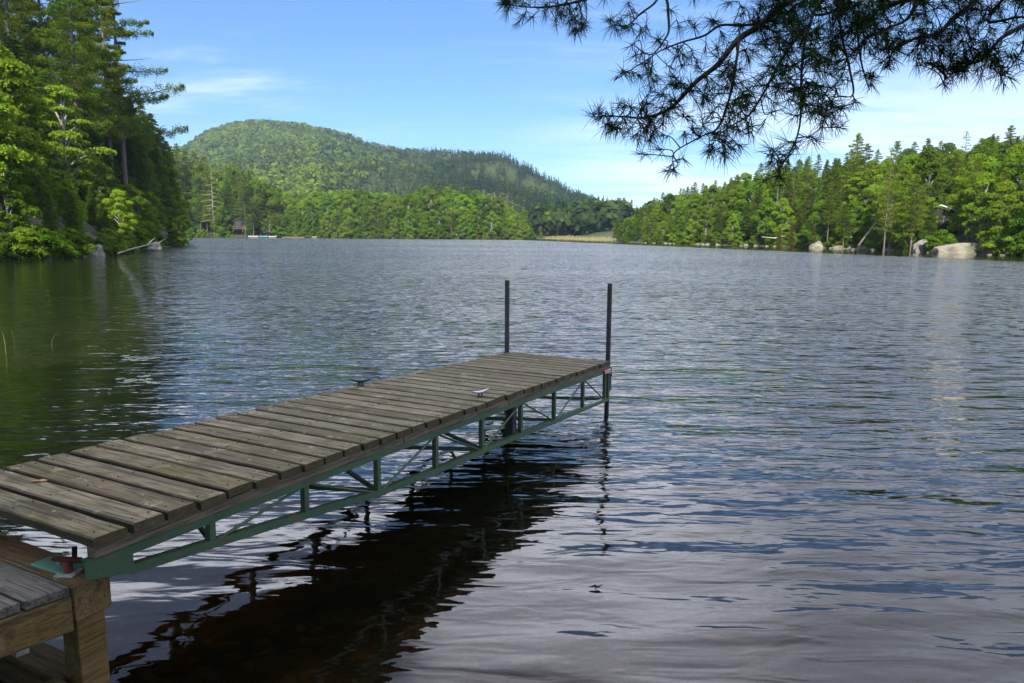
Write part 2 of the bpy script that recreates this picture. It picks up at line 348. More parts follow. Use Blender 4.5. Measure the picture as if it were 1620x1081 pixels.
# ------------------------------------------------------------------ water
WATER_Z = 0.0
wx = sgrid(60, 2500, 4); X, Y = np.meshgrid(wx, wx+5, indexing='ij')
m, b = newmat('lake_water'); tc = b.n('ShaderNodeTexCoord').outputs['Object']; sp = b.n('ShaderNodeSeparateXYZ', {0: tc})
dist = b.n('ShaderNodeVectorMath', {0: tc}, operation='LENGTH').outputs['Value']
def slope(scale, sc, rot, amp, det=3, rough=.5, seed=0.0):
    n = b.noise(b.map(tc, sc, (0, 0, rot), (seed, seed*1.7, 0)), scale, det, rough, col=True)
    v = b.n('ShaderNodeVectorMath', {0: n, 1: (.5, .5, .5)}, operation='SUBTRACT').outputs[0]
    return b.n('ShaderNodeVectorMath', {0: v, 'Scale': amp}, operation='SCALE').outputs[0]
def vadd(a_, c_): return b.n('ShaderNodeVectorMath', {0: a_, 1: c_}, operation='ADD').outputs[0]
def vmul(a_, s_): return b.n('ShaderNodeVectorMath', {0: a_, 'Scale': s_}, operation='SCALE').outputs[0]
# wind patches: chop differs from place to place, calm in the lee of the banks
patch = b.ramp(b.noise(b.map(tc, (.5, 1.2, 1)), .05, 3), .30, .62)
farf = b.ramp(dist, 5.0, 20.0)
lee_l = b.ramp(b.m('ADD', b.m('MULTIPLY', sp.outputs[0], 1.0), b.m('MULTIPLY', sp.outputs[1], .56)), -1.5, 4.6)      # calm behind the left bank
lee_r = b.m('SUBTRACT', 1.0, b.ramp(b.m('ADD', sp.outputs[0], b.m('MULTIPLY', sp.outputs[1], .20)), 50.0, 53.0))
lee_n = b.m('SUBTRACT', 1.0, b.ramp(b.m('ADD', sp.outputs[1], b.m('MULTIPLY', sp.outputs[0], .12)), 225.0, 262.0))
calm = b.m('ADD', .06, b.m('MULTIPLY', .94, b.m('MULTIPLY', lee_r, lee_n)))
calm = b.m('MULTIPLY', calm, b.m('ADD', .17, b.m('MULTIPLY', .83, lee_l)))
s_far = vadd(slope(3.8, (.8, 1.6, 1), .05, 1.75, 4, .62), slope(.8, (.6, 1.6, 1), -.06, .5, 2, .5, 3.0))
s_far = vmul(s_far, b.m('MULTIPLY', farf, b.m('ADD', .62, b.m('MULTIPLY', patch, .75))))
nearf = b.m('SUBTRACT', 1.0, b.m('MULTIPLY', farf, .7))
midf = b.ramp(dist, 3.6, 8.5)
hgt = b.m('ADD', b.m('MULTIPLY', b.noise(b.map(tc, (.55, 1.75, 1), (0, 0, .10)), 1.35, 1, .4, dist=.3), .080),
          b.m('ADD', b.m('MULTIPLY', b.noise(b.map(tc, (.62, 2.1, 1), (0, 0, -.14), (5, 3, 0)), 3.4, 2, .5, dist=.45), b.m('ADD', .020, b.m('MULTIPLY', midf, .024))),
              b.m('MULTIPLY', b.noise(b.map(tc, (.8, 1.7, 1), (0, 0, .3), (1, 8, 0)), 9.0, 2, .5), b.m('MULTIPLY', b.m('ADD', .0036, b.m('MULTIPLY', midf, .0040)), b.m('ADD', .3, patch)))))
nearamp = b.m('ADD', .55, b.m('MULTIPLY', b.ramp(dist, 3.2, 10.0), .65))
bp = b.n('ShaderNodeBump', {'Height': b.m('MULTIPLY', b.m('MULTIPLY', hgt, nearamp), calm), 'Strength': 1.0, 'Distance': 1.0})
tilt = b.n('ShaderNodeCombineXYZ', {0: 0.0, 1: b.m('MULTIPLY', b.m('MULTIPLY', b.ramp(dist, 4.0, 22.0), -.172), b.m('MULTIPLY', calm, lee_l)), 2: 0.0}).outputs[0]   # the wave faces one sees at a low angle are those that lean to this shore
nrm = b.n('ShaderNodeVectorMath', {0: vadd(vadd(bp.outputs[0], tilt), b.n('ShaderNodeVectorMath', {0: vmul(s_far, calm), 1: (.8, 1.0, 0)}, operation='MULTIPLY').outputs[0])}, operation='NORMALIZE').outputs[0]
fr = b.n('ShaderNodeFresnel', {'IOR': 1.33, 'Normal': nrm}).outputs[0]
gl = b.n('ShaderNodeBsdfGlossy', {'Color': (1, 1, 1, 1), 'Roughness': .015, 'Normal': nrm})
tr = b.n('ShaderNodeBsdfTransparent', {0: (.55, .43, .24, 1)}); df = b.n('ShaderNodeBsdfDiffuse', {0: (.010, .012, .006, 1)})
deep = b.ramp(dist, 3.0, 9.0)
body = b.n('ShaderNodeMixShader', {0: b.m('ADD', .18, b.m('MULTIPLY', deep, .82)), 1: tr.outputs[0], 2: df.outputs[0]})
x = b.n('ShaderNodeMixShader', {0: fr, 1: body.outputs[0], 2: gl.outputs[0]})
b.n('ShaderNodeOutputMaterial', {0: x.outputs[0]})
tag(link('lake_water', mesh_np('lake_water', np.stack([X, Y, X*0+WATER_Z], -1).reshape(-1, 3), grid_faces(60, 60), True, m)), kind='structure')

# ------------------------------------------------------------------ foliage builders
def unit(v): return v/(np.linalg.norm(v, axis=-1, keepdims=True)+1e-9)
def rhombi(C, D, Nn, L, Wd):
    """one leaf blade at each point C, along D, facing Nn"""
    D = unit(D); Sx = unit(np.cross(D, Nn)); L = np.asarray(L)[:, None]; Wd = np.asarray(Wd)[:, None]
    V = np.stack([C-D*L*.5, C+Sx*Wd*.5, C+D*L*.5, C-Sx*Wd*.5], 1).reshape(-1, 3)
    return V, np.arange(len(C)*4).reshape(-1, 4)
def rnd_dir(r, n): return unit(r.normal(size=(n, 3)))
def conifer(seed, H, base, rad, shape, nb, leaf, per, droop, updir, bare=.0, plate=.35, trunk_r=.22, lean=0.0, bt=1.0):
    """trunk + foliage mesh data; shape(t) gives the crown's relative radius at height fraction t"""
    r = np.random.default_rng(seed); g_ = Geo()
    n = 9; z = np.linspace(0, 1, n); wob = np.cumsum(r.normal(0, .010*H/n, (n, 2)), 0)
    P = np.stack([wob[:, 0]+lean*H*z, wob[:, 1], z*H-.4*(z == 0)], 1); g_.tube(P, trunk_r*(1-.93*z)+.015, 7)
    Cs, Ds, Ns = [], [], []
    ang = r.random()*6.28
    for i in range(nb):
        t = base+(1-base)*(i+r.random()*.8)/nb; ang += 2.4+r.normal(0, .5)
        zt = t*H; cx = np.interp(zt, P[:, 2], P[:, 0]); cy = np.interp(zt, P[:, 2], P[:, 1])
        L = max(.25, rad*shape((t-base)/(1-base))*r.uniform(.62, 1.12))
        a = np.array([math.cos(ang), math.sin(ang)]); k = 6; s = np.linspace(0, 1, k)
        zz_ = zt+L*(updir*s-droop*s*s)+.10*L*np.maximum(s-.6, 0)*(1 if plate > .2 else 0)
        side = np.array([-a[1], a[0]])*r.normal(0, .10)*L
        B = np.stack([cx+a[0]*L*s+side[0]*s*s, cy+a[1]*L*s+side[1]*s*s, zz_], 1)
        g_.tube(B, np.linspace(.018+.012*L, .008, k)*bt, 4, cap=False)
        if r.random() < bare: continue
        m_ = int(per*L*r.uniform(.75, 1.2))+6; s = r.random(m_)**.78*.98+.02; s = np.maximum(s, .16)
        wmax = plate*L*np.sin(np.clip(s*1.05, 0, 1)*PI)**.7+.10
        # side twigs: points gather on twigs leaving the branch, so the plate is feathered
        kt = 9+int(L*1.5); tw = (np.floor(s*kt)+.5*r.random(kt+2)[np.floor(s*kt).astype(int)])/kt+r.normal(0, .02, m_); lat = r.uniform(-1, 1, m_); lat = np.sign(lat)*np.abs(lat)**.75
        sx = np.clip(tw*.7+s*.3+np.abs(lat)*.10, 0, 1.08)
        bx = np.interp(sx, np.linspace(0, 1, k), B[:, 0]); by = np.interp(sx, np.linspace(0, 1, k), B[:, 1]); bz = np.interp(sx, np.linspace(0, 1, k), B[:, 2])
        C = np.stack([bx-a[1]*lat*wmax, by+a[0]*lat*wmax, bz+r.normal(0, 1, m_)*(.05+.035*L)*(1.25-.75*s)+(r.random(kt+2)[np.floor(s*kt).astype(int)]-.5)*.10*L-.12*np.abs(lat)*wmax*(droop*2)], 1)
        Dv = np.stack([a[0]+(-a[1])*lat*1.3, a[1]+a[0]*lat*1.3, .25+updir*.5-droop*s], 1)+r.normal(0, .42, (m_, 3))
        Cs.append(C); Ds.append(Dv); Ns.append(np.array([0, 0, 1.])+r.normal(0, .55, (m_, 3)))
    m_ = int(per*1.2); zt = r.uniform(.94, 1.0, m_)*H
    Cs.append(np.stack([np.full(m_, P[-1, 0])+r.normal(0, .22, m_), np.full(m_, P[-1, 1])+r.normal(0, .22, m_), zt], 1)); Ds.append(rnd_dir(r, m_)+(0, 0, 1)); Ns.append(rnd_dir(r, m_))
    C = np.concatenate(Cs); D = np.concatenate(Ds); N_ = np.concatenate(Ns); k = len(C)
    V, Fq = rhombi(C, D, N_, leaf*r.uniform(.7, 1.5, k), leaf*.46*r.uniform(.6, 1.3, k))
    return g_, V, Fq
def broadleaf(seed, H, rad, crown0, lobes, per, leaf, trunk_r=.18, flat=.8, lean=0.0):
    r = np.random.default_rng(seed); g_ = Geo(); n = 7; z = np.linspace(0, 1, n)
    P = np.stack([np.cumsum(r.normal(0, .02*H/n, n))+lean*H*z**1.5, np.cumsum(r.normal(0, .02*H/n, n)), z*H*.86-.4*(z == 0)], 1); g_.tube(P, trunk_r*(1-.85*z)+.02, 7)
    Cs, Ds, Ns = [], [], []
    for i in range(lobes):
        t = crown0+(1-crown0)*(i+.5)/lobes; th = i*2.4+r.normal(0, .4); env = math.sin(min(1, (t-crown0)/(1-crown0)*.92+.10)*PI)**.55
        rr_ = rad*env*r.uniform(.25, .95); zt = H*t
        px_ = np.interp(zt*.9, P[:, 2], P[:, 0]); py_ = np.interp(zt*.9, P[:, 2], P[:, 1])
        c0 = np.array([px_+math.cos(th)*rr_, py_+math.sin(th)*rr_, zt-.06*H*rr_/rad])
        k = 5; s = np.linspace(0, 1, k); st = np.array([px_, py_, max(zt-.20*H, crown0*H*.6)])
        B = st+(c0-st)*s[:, None]+np.stack([s*0, s*0, np.sin(s*PI)*.03*H], 1); g_.tube(B, np.linspace(.05+.006*H, .012, k), 4, cap=False)
        R0 = rad*r.uniform(.26, .46)*(1.0-.3*t); d = rnd_dir(r, per); d[:, 2] = np.where(d[:, 2] < -.35, -d[:, 2], d[:, 2])
        # sub-clumps: pull points toward a few dozen tufts on the lobe
        q = rnd_dir(r, 16); q[:, 2] = np.abs(q[:, 2])*1.0-.25; q = unit(q); idx = r.integers(0, 16, per)
        dd = unit(d*.55+q[idx]*.75); rad_ = R0*(.72+.33*r.random(per)**.5+.18*(idx % 3-1)*.6)
        C = c0+dd*rad_[:, None]*np.array([1, 1, flat])
        Cs.append(C); Ns.append(dd+r.normal(0, .45, (per, 3))+np.array([0, 0, .35])); Ds.append(rnd_dir(r, per)+dd*.3-np.array([0, 0, .3]))
    C = np.concatenate(Cs); k = len(C)
    V, Fq = rhombi(C, np.concatenate(Ds), np.concatenate(Ns), leaf*r.uniform(.7, 1.4, k), leaf*.68*r.uniform(.7, 1.2, k))
    return g_, V, Fq
PROTO = {}
def proto(key, tname, built, leafm, barkm, fol='crown'):
    g_, V, Fq = built
    PROTO[key] = (tname, g_.mesh('trunk', M[barkm], True), None if Fq is None or not len(Fq) else mesh_np(fol, V, Fq, False, M[leafm]), fol)
def plant(key, loc, rz, sc, label, cat, group=None, tilt=0.0, name=None):
    tname, tm, fm, fol = PROTO[key]; e = empty(name or tname, loc, rz); e.scale = (sc, sc, sc)
    if tilt: e.rotation_euler = (0, tilt, rz)
    link('trunk', tm, e)
    if fm: link(fol, fm, e)
    tag(e, label, cat, group); return e
pine_shape = lambda t: (1-t)**.55*(.55+.45*math.sin(min(1, t*1.6+.25)*PI/2))*(1 if t < .97 else .3)
cone = lambda t: (1-t)**.85*(.35+.65*min(1, (t+.05)*6))+.02
for i in range(3):
    proto(f'pine{i}', 'white_pine_tree', conifer(20+i, 16, .22+.08*i, 3.3, pine_shape, 58, .24, 105, .18, .22, .06, .36, .17), 'pine', 'bark')
for i in range(2):
    proto(f'bigpine{i}', 'white_pine_tree', conifer(40+i, 30, .26+.05*i, 5.6, pine_shape, 66, .21, 330, .10, .16, .10, .34, .34, lean=.012), 'pine', 'bark')
proto('darkpine', 'white_pine_tree', conifer(45, 30, .34, 5.0, pine_shape, 74, .21, 260, .10, .14, .12, .34, .32), 'pine_dark', 'bark')
proto('outerpine', 'white_pine_tree', conifer(46, 30, .30, 8.6, lambda t: (1-t)**.4*(.55+.45*math.sin(t*37)), 60, .20, 290, .02, .16, .12, .24, .34), 'pine_dark', 'bark')
for i in range(2):
    proto(f'spruce{i}', 'spruce_tree', conifer(60+i, 14, .05, 2.7, cone, 95, .22, 95, .30, .10, 0, .26, .15), 'hemlock', 'bark')
for i in range(2):
    proto(f'hemlock{i}', 'hemlock_tree', conifer(70+i, 17, .03, 4.2, lambda t: (1-t)**.6*(.6+.4*min(1, t*5)), 120, .20, 210, .34, .14, .02, .40, .2), 'hemlock', 'bark')
for i in range(4):
    proto(f'broad{i}' if i < 2 else f'beech{i-2}', 'maple_tree' if i < 2 else 'beech_tree', broadleaf(80+i, 12, 3.4+.3*i, .16, 26+2*i, 520, .30), 'leaf', 'bark_grey')  # the last two are maples again, with wider crowns
for i in range(2):
    proto(f'oak{i}', 'oak_tree', broadleaf(90+i, 13, 4.0, .14, 28, 520, .30), 'leaf_deep', 'bark_grey')
for i in range(2):
    proto(f'lime{i}', 'maple_sapling', broadleaf(95+i, 7.5, 2.3, .22, 20, 330, .20, .06, flat=.4), 'leaf_lime', 'bark_grey')
proto('bright', 'birch_tree', broadleaf(99, 8, 2.6, .2, 24, 700, .19, .09, flat=.65), 'leaf', 'bark_grey')
for i in range(2):
    proto(f'cedar{i}', 'cedar_tree', conifer(100+i, 7, .02, 1.25, cone, 90, .17, 130, -.3, .5, 0, .5, .10), 'cedar', 'bark')
proto('palepine', 'bare_pine_tree', conifer(111, 17, .22, 4.2, cone, 30, .24, 70, .26, .05, .30, .34, .13, bt=2.1), 'pine', 'bark_grey')
proto('dead0', 'bare_pine_tree', conifer(110, 17, .25, 3.0, pine_shape, 50, .22, 60, .10, .12, .35, .3, .12), 'pine', 'bark')
proto('snag', 'dead_tree', conifer(112, 15, .30, 1.6, pine_shape, 22, .18, 8, .12, .05, .97, .3, .085), 'pine', 'bark_grey')
for i in range(3):
    proto(f'shrub{i}', 'shrub', broadleaf(120+i, 2.2, 1.7, .02, 12, 330, .20, .04, flat=.75), 'leaf' if i < 2 else 'leaf_deep', 'bark_grey', 'foliage')
def gz(x, y): return float(ground_h(np.array([x]), np.array([y]))[0])
def pos(u, dist):                                     # ground point under image column u at a forward distance
    x = (u-810)/F*dist; return np.array([x, dist, gz(x, dist)])

# ------------------------------------------------------------------ right shore wood
def scatter(n, u0, u1, back, seed, mind, tries=40000):
    """tree feet on land behind the shore, kept apart and inside the view's wedge"""
    r = np.random.default_rng(seed); out = []
    us = r.uniform(u0, u1, tries); ds = r.uniform(*back, tries); xs = (us-810)/F*ds; sdist = shore_dist(xs, ds)
    return us, ds, xs, sdist, r
PL = []
us, ds, xs, sdi, r = scatter(0, 955, 1760, (70, 300), 5, 3)
feet = []
for u, d_, x_, s_ in sorted(zip(us, ds, xs, sdi), key=lambda t: t[3]):
    if s_ < .8 or s_ > 62 or u < 1000 and d_ > 235: continue
    if d_ > 240: continue
    md = 2.9 if s_ < 9 else 4.3 if s_ < 35 else 5.2
    if any((x_-a)**2+(d_-b_)**2 < md*md for a, b_, _ in feet): continue
    # keep clear: the cabin and the big bare slab of rock
    if abs(u-1530) < 38 and s_ < 3.6: continue
    if 1466 < u < 1522 and s_ < 19: continue
    feet.append((x_, d_, s_))
    if len(feet) >= 420: break
lab_right = {'beech': ('full rounded leafy maple in the right shore wood', 'fuller maples of the right shore wood'),
             'pine': ('feathery white pine in the right shore wood', 'white pines of the right shore wood'),
             'broad': ('rounded leafy maple in the right shore wood', 'maples of the right shore wood'),
             'oak': ('deep green leafy oak in the right shore wood', 'oaks of the right shore wood'),
             'spruce': ('dark pointed spruce in the right shore wood', 'spruces of the right shore wood'),
             'hemlock': ('drooping dark hemlock in the right shore wood', 'hemlocks of the right shore wood')}
def kind_of(k): return k.rstrip('0123456789')
for x_, d_, s_ in feet:
    u = x_/d_*F+810; q = r.random()
    pb = .36 if u < 1330 else .50
    if q < pb: k = (f'broad{r.integers(2)}' if r.random() < .5 else f'beech{r.integers(2)}')
    elif q < pb+.10: k = f'oak{r.integers(2)}'
    elif q < pb+.20 and s_ < 40: k = f'hemlock{r.integers(2)}'
    elif q < pb+.23: k = f'spruce{r.integers(2)}'
    else: k = f'pine{r.integers(3)}'
    hs = {'pine': .76, 'broad': .86, 'beech': .86, 'oak': .84, 'spruce': .74, 'hemlock': .66}[kind_of(k)]*np.interp(u, [960, 1010, 1080, 1200, 1400, 1700], [.62, .72, .80, .95, .90, .98])
    if s_ < 5: hs *= .72
    lb, gp = lab_right[kind_of(k)]; lb += (' at the water' if s_ < 6 else ' half way up' if s_ < 26 else ' at the top')+(', left end' if u < 1130 else ', middle' if u < 1360 else ', right end')
    plant(k, (x_, d_, gz(x_, d_)-.15), r.random()*6.28, hs*r.uniform(.78, 1.18), lb, 'tree', gp)
# single trees one can pick out against the sky or at the water
def at_u(k, u, d_, htop, base_h, label, cat='tree', rz=None, group=None, **kw):
    p_ = pos(u, d_); ht = ztop(u, htop, d_)-p_[2]
    return plant(k, (p_[0], p_[1], p_[2]-.1), RNG.random()*6.28 if rz is None else rz, ht/base_h, label, cat, group, **kw)
at_u('pine2', 1340, 128, 217, 16, 'tallest thin-topped pine standing against the sky left of the right hill')
at_u('pine1', 1354, 118, 232, 16, 'open-crowned pine with a bare lower trunk just right of the tall thin pine')
at_u('pine0', 1447, 122, 224, 16, 'broad pine breaking the skyline above the middle of the right hill')
at_u('dead0', 1505, 118, 214, 17, 'flat-topped pine on the skyline above the dark cabin')
at_u('pine1', 1572, 112, 205, 16, 'large grey-green pine crowning the far right of the skyline')
at_u('pine0', 1400, 97, 228, 16, 'tall pine with a long pale trunk rising from the right shore rocks')
at_u('dead0', 1392, 92, 238, 17, 'half bare pine with brown thin crown in front of the right wood')
at_u('pine1', 1434, 89, 278, 16, 'yellow-tipped layered pine right of the half bare pine')
at_u('pine2', 1328, 103, 322, 16, 'low spreading pine at the waterline left of the grey boulders')
at_u('snag', 1220, 132, 285, 15, 'dead white trunk showing in the middle of the right wood')
for u, d_, ht, lb in [(1228, 124, 358, 'small golden cedar at the water below the dead white trunk'), (1281, 119, 355, 'small yellow-green cedar just left of the shore boulders'),
                      (1247, 121, 350, 'plump green cedar between the golden cedar and the boulders'), (1576, 82, 328, 'yellow-green cedar right of the big bare rock slab')]:
    at_u('cedar0' if u < 1250 else 'cedar1', u, d_, ht, 7, lb)
for i, (u, d_, ht) in enumerate([(1028, 187, 338), (1058, 176, 330), (1068, 174, 326)]):
    at_u('snag', u, d_, ht, 15, 'bare grey trunk at the left end of the right wood', group='bare trunks at the left end of the right wood')
for i in range(95):
    tt = r.random(); u = 985+(1680-985)*tt; ok = False
    for d_ in np.arange(72, 215, .8):
        x_ = (u-810)/F*d_
        if .1 < shore_dist(np.array([x_]), np.array([d_]))[0] < 1.6: ok = True; break
    if not ok or (1486 < u < 1572) or (1275 < u < 1350 and r.random() < .6): continue
    plant(f'shrub{r.integers(3)}', (x_, d_, gz(x_, d_)-.1), r.random()*6.28, r.uniform(.5, 1.1), 'low green shrub hanging over the right shoreline, '+('left end' if u < 1130 else 'middle' if u < 1290 else 'near the boulders' if u < 1480 else 'right of the slab'), 'shrub', 'shrubs along the right shoreline')

# ------------------------------------------------------------------ middle peninsula and far left grove
us, ds, xs, sdi, r = scatter(0, 430, 856, (278, 400), 6, 4)
feet = []
for u, d_, x_, s_ in sorted(zip(us, ds, xs, sdi), key=lambda t: t[3]):
    if s_ < .8 or s_ > 62: continue
    md = 5.2 if s_ < 10 else 6.8
    if any((x_-a)**2+(d_-b_)**2 < md*md for a, b_, _ in feet): continue
    feet.append((x_, d_, s_))
    if len(feet) >= 230: break
lab_pen = {'beech': ('full rounded leafy maple on the middle peninsula', 'fuller maples of the middle peninsula'),
           'broad': ('rounded leafy maple on the middle peninsula', 'maples of the middle peninsula'),
           'oak': ('deep green leafy oak on the middle peninsula', 'oaks of the middle peninsula'),
           'pine': ('feathery white pine on the middle peninsula', 'white pines of the middle peninsula'),
           'hemlock': ('dark hemlock on the middle peninsula', 'hemlocks of the middle peninsula')}
for x_, d_, s_ in feet:
    u = x_/d_*F+810; q = r.random()
    k = (f'broad{r.integers(2)}' if r.random() < .5 else f'beech{r.integers(2)}') if q < .66 else f'oak{r.integers(2)}' if q < .82 else f'pine{r.integers(3)}' if q < .93 else f'hemlock{r.integers(2)}'
    top = np.interp(u, [430, 480, 560, 620, 690, 750, 800, 830, 850], [14, 13.5, 15.5, 13.0, 16.5, 16, 12, 8.5, 4.5])
    hs = top/{'broad': 12, 'beech': 12, 'oak': 13, 'pine': 15, 'hemlock': 17}[kind_of(k)]
    if s_ < 6: hs *= .68
    lb, gp = lab_pen[kind_of(k)]; lb += (' at the water' if s_ < 8 else ' behind the front row')+(', left part' if u < 580 else ', middle part' if u < 720 else ', right part')
    plant(k, (x_, d_, gz(x_, d_)-.15), r.random()*6.28, hs*r.uniform(.82, 1.12), lb, 'tree', gp)
at_u('pine1', 693, 318, 287, 16, 'tallest pine poking above the middle peninsula', cat='tree')
at_u('pine2', 738, 312, 295, 16, 'second pine poking above the middle peninsula, right of the tallest')
at_u('snag', 714, 289, 322, 15, 'slim bare trunk at the front of the middle peninsula')
us, ds, xs, sdi, r = scatter(0, 225, 470, (300, 400), 8, 4)
feet = []
for u, d_, x_, s_ in sorted(zip(us, ds, xs, sdi), key=lambda t: t[3]):
    if s_ < 1 or s_ > 70: continue
    md = 5.5 if s_ < 12 else 7.0
    if any((x_-a)**2+(d_-b_)**2 < md*md for a, b_, _ in feet): continue
    if 370 < u < 400 and s_ < 9: continue
    feet.append((x_, d_, s_))
    if len(feet) >= 120: break
lab_gr = {'beech': ('full leafy maple in the grove round the brown cabin', 'fuller maples of the far left grove'), 'pine': ('tall white pine of the grove round the brown cabin', 'white pines of the far left grove'), 'spruce': ('dark spruce in the grove round the brown cabin', 'spruces of the far left grove'),
          'hemlock': ('dark drooping hemlock in the grove round the brown cabin', 'hemlocks of the far left grove'), 'broad': ('leafy maple in the grove round the brown cabin', 'maples of the far left grove')}
for x_, d_, s_ in feet:
    u = x_/d_*F+810; q = r.random()
    k = f'pine{r.integers(3)}' if q < .46 else f'spruce{r.integers(2)}' if q < .56 else f'hemlock{r.integers(2)}' if q < .74 else (f'broad{r.integers(2)}' if r.random() < .5 else f'beech{r.integers(2)}')
    top = np.interp(u, [225, 300, 380, 420, 445, 470], [29, 28, 27, 23, 16, 12])
    hs = top/{'broad': 13, 'beech': 13, 'pine': 16, 'spruce': 15, 'hemlock': 18}[kind_of(k)]
    if s_ < 7: hs *= .62
    lb, gp = lab_gr[kind_of(k)]; lb += (', at the water' if s_ < 10 else ', further back')+(', left of it' if u < 370 else ', right of it')
    plant(k, (x_, d_, gz(x_, d_)-.15), r.random()*6.28, hs*r.uniform(.8, 1.12), lb, 'tree', gp)
at_u('palepine', 343, 309, 268, 17, 'sparse pine with pale bare branches left of the brown cabin')
for u, d_, v in [(292, 330, 232), (304, 336, 240), (318, 334, 244), (333, 338, 250), (283, 322, 236)]:
    at_u('pine1', u, d_, v, 16, 'tall pine at the back of the far left grove, beside the left bank', group='tall pines at the back left of the grove')
at_u('pine0', 392, 306, 272, 16, 'big spreading pine with bare trunk right in front of the brown cabin')
at_u('pine1', 416, 306, 290, 16, 'layered pine on the shore right of the brown cabin')
for i in range(46):
    u = 300+(848-300)*(i+r.random())/46; ok = False
    for d_ in np.arange(278, 330, .8):
        x_ = (u-810)/F*d_
        if .1 < shore_dist(np.array([x_]), np.array([d_]))[0] < 2.0: ok = True; break
    if not ok or 375 < u < 440: continue
    plant(f'shrub{r.integers(3)}', (x_, d_, gz(x_, d_)-.2), r.random()*6.28, r.uniform(1.1, 2.1), 'dark shrub at the foot of the far shore trees, '+('left of the floating dock' if u < 440 else 'left part of the peninsula' if u < 600 else 'right part of the peninsula'), 'shrub', 'shrubs along the far shore')

# ------------------------------------------------------------------ far wood on the mountain: one mass
def far_wood():
    r = np.random.default_rng(9); n = 30000
    u = r.uniform(150, 1180, n); rr_ = 352+(1420-352)*r.random(n)**.75
    D = np.interp(u, [60, 300, 700, 980, 1300], [1500, 1350, 1150, 900, 800]); keep = (rr_ < D+18) & ((rr_ > 400) | (u > 840))
    keep &= r.random(n) < np.clip(rr_/1300, .5, 1)*1.0
    u = np.concatenate([u[keep], r.uniform(850, 985, 700)]); rr_ = np.concatenate([rr_[keep], r.uniform(350, 402, 700)]); D = np.interp(u, [60, 300, 700, 980, 1300], [1500, 1350, 1150, 900, 800]); keep = np.ones(len(u), bool)
    u = u[keep]; rr_ = rr_[keep]; D = D[keep]; x = (u-810)/F*rr_; z = mtn(u, rr_)
    q = (rr_-400)/(D-400); z = np.where(rr_ < 402, ground_h(x, rr_), z)
    cliff = (np.abs(x/rr_+.411) < .028) & (z > 140) & (rr_ < D-60) & (vnoise(x, rr_, 31, 30) > -.12)
    k = ~cliff; u, rr_, x, z, q = u[k], rr_[k], x[k], z[k], q[k]
    pc = .06+sst(u, 400, 620)*.95+vnoise(x, rr_, 32, 90)*.8+vnoise(x, rr_, 36, 200)*1.2-(1-sst(q, .18, .34))*(1-sst(u, 600, 720))*.6
    con = r.random(len(u)) < pc; tint = np.clip(np.where(con, .02, .55)+r.normal(0, .13, len(u))+vnoise(x, rr_, 33, 120)*.55+vnoise(x, rr_, 35, 40)*.4-sst(u, 450, 700)*.30+(1-sst(q, .15, .30))*(1-sst(u, 600, 720))*.25, 0, 1)  # conifers are dark; cloud shade on the right is also painted into the tint
    V, Fq, A = [], [], []; off = 0
    for c_, m_ in ((False, 40), (True, 34)):
        i = np.where(con == c_)[0]; k = len(i)
        base = np.stack([x[i], rr_[i], z[i]], 1); h = np.where(c_, r.uniform(8, 15, k), r.uniform(6, 14.5, k)); w = np.where(c_, h*.20, h*.43)
        d = rnd_dir(r, k*m_).reshape(k, m_, 3)
        if c_:
            t = r.random((k, m_))**.8; C = np.stack([d[..., 0]*(1-t)*w[:, None]*1.15, d[..., 1]*(1-t)*w[:, None]*1.15, t*h[:, None]], -1)
            N_ = np.stack([d[..., 0], d[..., 1], np.full_like(t, .5)], -1); L = .26*w[:, None]*(1.5-t)*1.9
        else:
            d[..., 2] = np.abs(d[..., 2])*1.1-.2; C = d*np.stack([w, w, h*.45], -1)[:, None, :]*r.uniform(.8, 1.1, (k, m_, 1))+np.stack([w*0, w*0, h*.5], -1)[:, None, :]
            N_ = d; L = w[:, None]*.62*r.uniform(.7, 1.2, (k, m_))
        C = (C+base[:, None, :]).reshape(-1, 3); N_ = unit(N_.reshape(-1, 3)+r.normal(0, .3, (k*m_, 3)))
        Dv = np.cross(N_, rnd_dir(r, k*m_)); L = np.broadcast_to(L, (k, m_)).ravel()
        v, f = rhombi(C, Dv, N_, L*1.25, L); V.append(v); Fq.append(f+off); off += len(v); A.append(np.repeat(tint[i], m_*4))
    me = mesh_np('mountain_forest', np.concatenate(V), np.concatenate(Fq), False, M['far_leaf'], np.concatenate(A))
    tag(link('mountain_forest', me), 'dense mixed forest covering the whole mountain behind the lake', 'forest', kind='stuff')
far_wood()

# ------------------------------------------------------------------ left bank wood
r = np.random.default_rng(21)
def LB(k, u, d_, H, base, label, group=None, **kw):   # tree of height H metres at column u
    p_ = pos(u, d_); return plant(k, (p_[0], p_[1], p_[2]-.2), kw.pop('rz', r.random()*6.28), H/base, label, kw.pop('cat', 'tree'), group, **kw)
LB('bigpine0', 143, 82, 31, 30, 'tall pine with a pale trunk and bright layered boughs amid the left bank', rz=.4)
LB('outerpine', 210, 94, 34, 30, 'dark pine whose boughs reach furthest right over the water on the left bank', rz=2.0)
LB('bigpine1', 190, 92, 30, 30, 'bright pine squeezed between the pale-trunked pine and the dark outer pine', rz=1.0)
LB('bigpine1', 100, 90, 31, 30, 'tall pine left of the pale-trunked pine on the left bank', rz=2.2)
LB('bigpine0', 52, 84, 30, 30, 'tall straight pine near the left edge of the picture', rz=3.9)
for u, d_, H in [(20, 100, 29), (75, 108, 30), (128, 112, 30), (165, 108, 29), (-25, 92, 30), (-60, 80, 29)]:
    LB('darkpine', u, d_, H, 30, 'bare-stemmed dark pine at the back of the left bank wood', 'dark pines at the back of the left bank')
